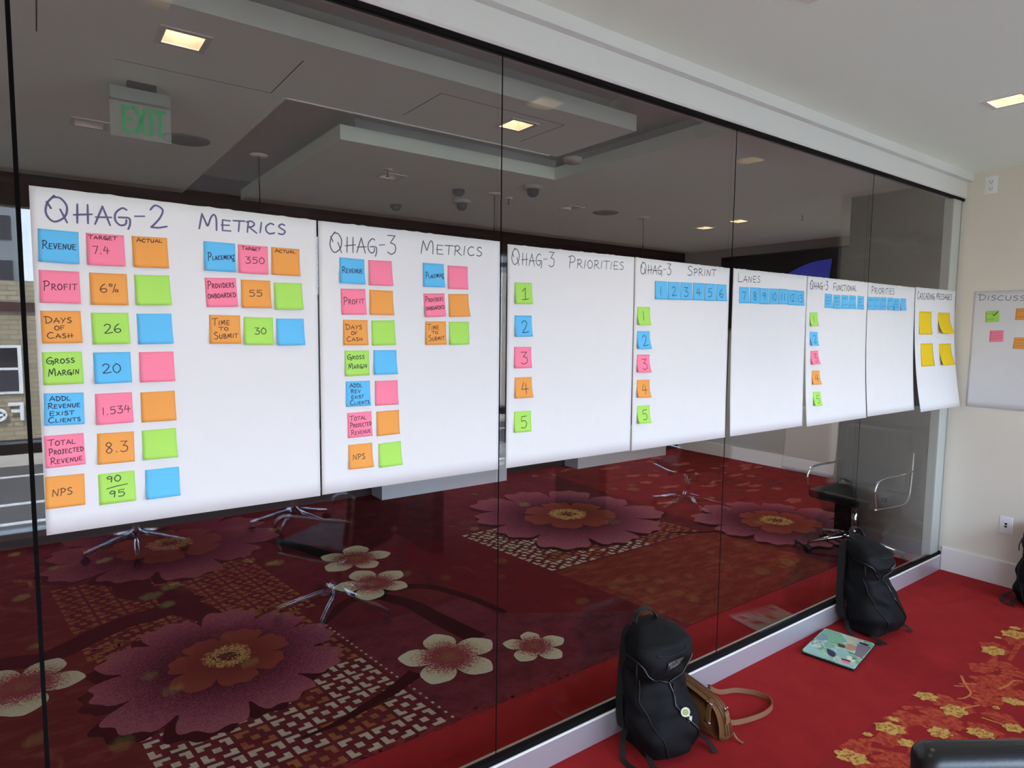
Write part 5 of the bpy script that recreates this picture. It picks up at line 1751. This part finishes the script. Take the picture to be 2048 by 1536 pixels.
# shop sign: white block letters, reading left to right from the meeting room side
sg = thing('shop_sign', 'white block letter shop sign on the brick front, mirrored', 'sign', (-0.40, -19.93, -0.92))
sg.scale = (0.8, 1, 0.82)
def lt(boxes, x):
    mb = MB()
    for x0, x1, z0, z1 in boxes:
        mb.box(-(x + x1), -(x + x0), .02, .06, z0, z1)
    return mb
LH = .60
shapes = {'F': [(0, .11, 0, LH), (.11, .42, LH - .11, LH), (.11, .34, .27, .37)], 'd': None}
lt(shapes['F'], 0).build('letter', MT['white_sign'], sg)
def ring_letter(x, w, gap, bar_, name='letter'):
    mb = MB()
    R0, R1 = w / 2, w / 2 - .10
    n = 40
    c = (x + w / 2, w / 2)
    vs, fs = [], []
    angs = [math.radians(gap + (360 - gap) * k / n) if gap else 2 * math.pi * k / n for k in range(n + 1)]
    for a in angs:
        for r in (R0, R1):
            for y in (.02, .06):
                vs.append((-(c[0] + r * math.cos(-a)), y, c[1] + r * math.sin(-a)))
    for k in range(n):
        o = k * 4
        for q in ((0, 1, 5, 4), (2, 6, 7, 3), (1, 3, 7, 5), (0, 4, 6, 2)):
            fs.append(tuple(o + i for i in q))
    mb.add(vs, fs)
    for x0, x1, z0, z1 in bar_:
        mb.box(-(x + x1), -(x + x0), .02, .06, z0, z1)
    mb.build(name, MT['white_sign'], sg)
ring_letter(.45, .42, 38, [(.05, .40, .17, .25)])
ring_letter(.92, .42, 0, [(.33, .43, .0, .60)])
lt([(0, .10, 0, LH), (.10, .38, LH - .10, LH), (.10, .34, .26, .35), (.10, .38, 0, .10)], 1.40).build('letter', MT['white_sign'], sg)
mb = MB()
for s_ in (1, -1):
    x0, x1 = (1.84, 2.16) if s_ > 0 else (2.16, 1.84)
    vs = [(-(x0), .02, 0), (-(x0 + .12), .02, 0), (-(x1 + .12), .02, .42), (-(x1), .02, .42)]
    mb.add(vs + [(v[0], .06, v[2]) for v in vs], [(0, 1, 2, 3), (7, 6, 5, 4), (0, 4, 5, 1), (1, 5, 6, 2), (2, 6, 7, 3), (3, 7, 4, 0)])
mb.build('letter', MT['white_sign'], sg)

b = thing('office_tower', 'tall grey office tower behind the brick building, mirrored', 'building', (-14.5, -30, -2))
mb = MB()
mb.box(-10, 14.0, -8, 0, 0, 8.45)
mb.build('tower_body', MT['tower'], b)
mb = MB()
for k in range(2):
    mb.box(-10, 13.8, 0, .06, 5.2 + k * 1.7, 6.1 + k * 1.7)
mb.build('window_band', MT['dark_pane'], b)
b = thing('dark_building', 'dark low building with white cornice mirrored beside QHAG-2 sheet', 'building', (7.0, -20, -2))
mb = MB()
mb.box(0, 6.0, -8, 0, 0, 4.76)
mb.build('facade', MT['tower'], b)
mb = MB()
mb.box(0, 6.1, -8, .15, 4.76, 5.02)
mb.build('cornice', MT['white_sign'], b)
b = thing('white_building', 'white building mirrored in the gap beside QHAG-3 METRICS', 'building', (13.6, -22, -2))
mb = MB()
mb.box(0, 5.0, -8, 0, 0, 6.2)
mb.build('facade', MT['concrete'], b)
mb = MB()
for k in range(4):
    mb.box(0.0, 5.0, -8, -.5, 6.2 + k * .5, 6.5 + k * .5)
    mb.box(0.0, 5.0, -8, -.6, 6.5 + k * .5, 6.7 + k * .5, 1)
mb.build('striped_upper_floors', [MT['tower'], MT['dark_pane']], b)
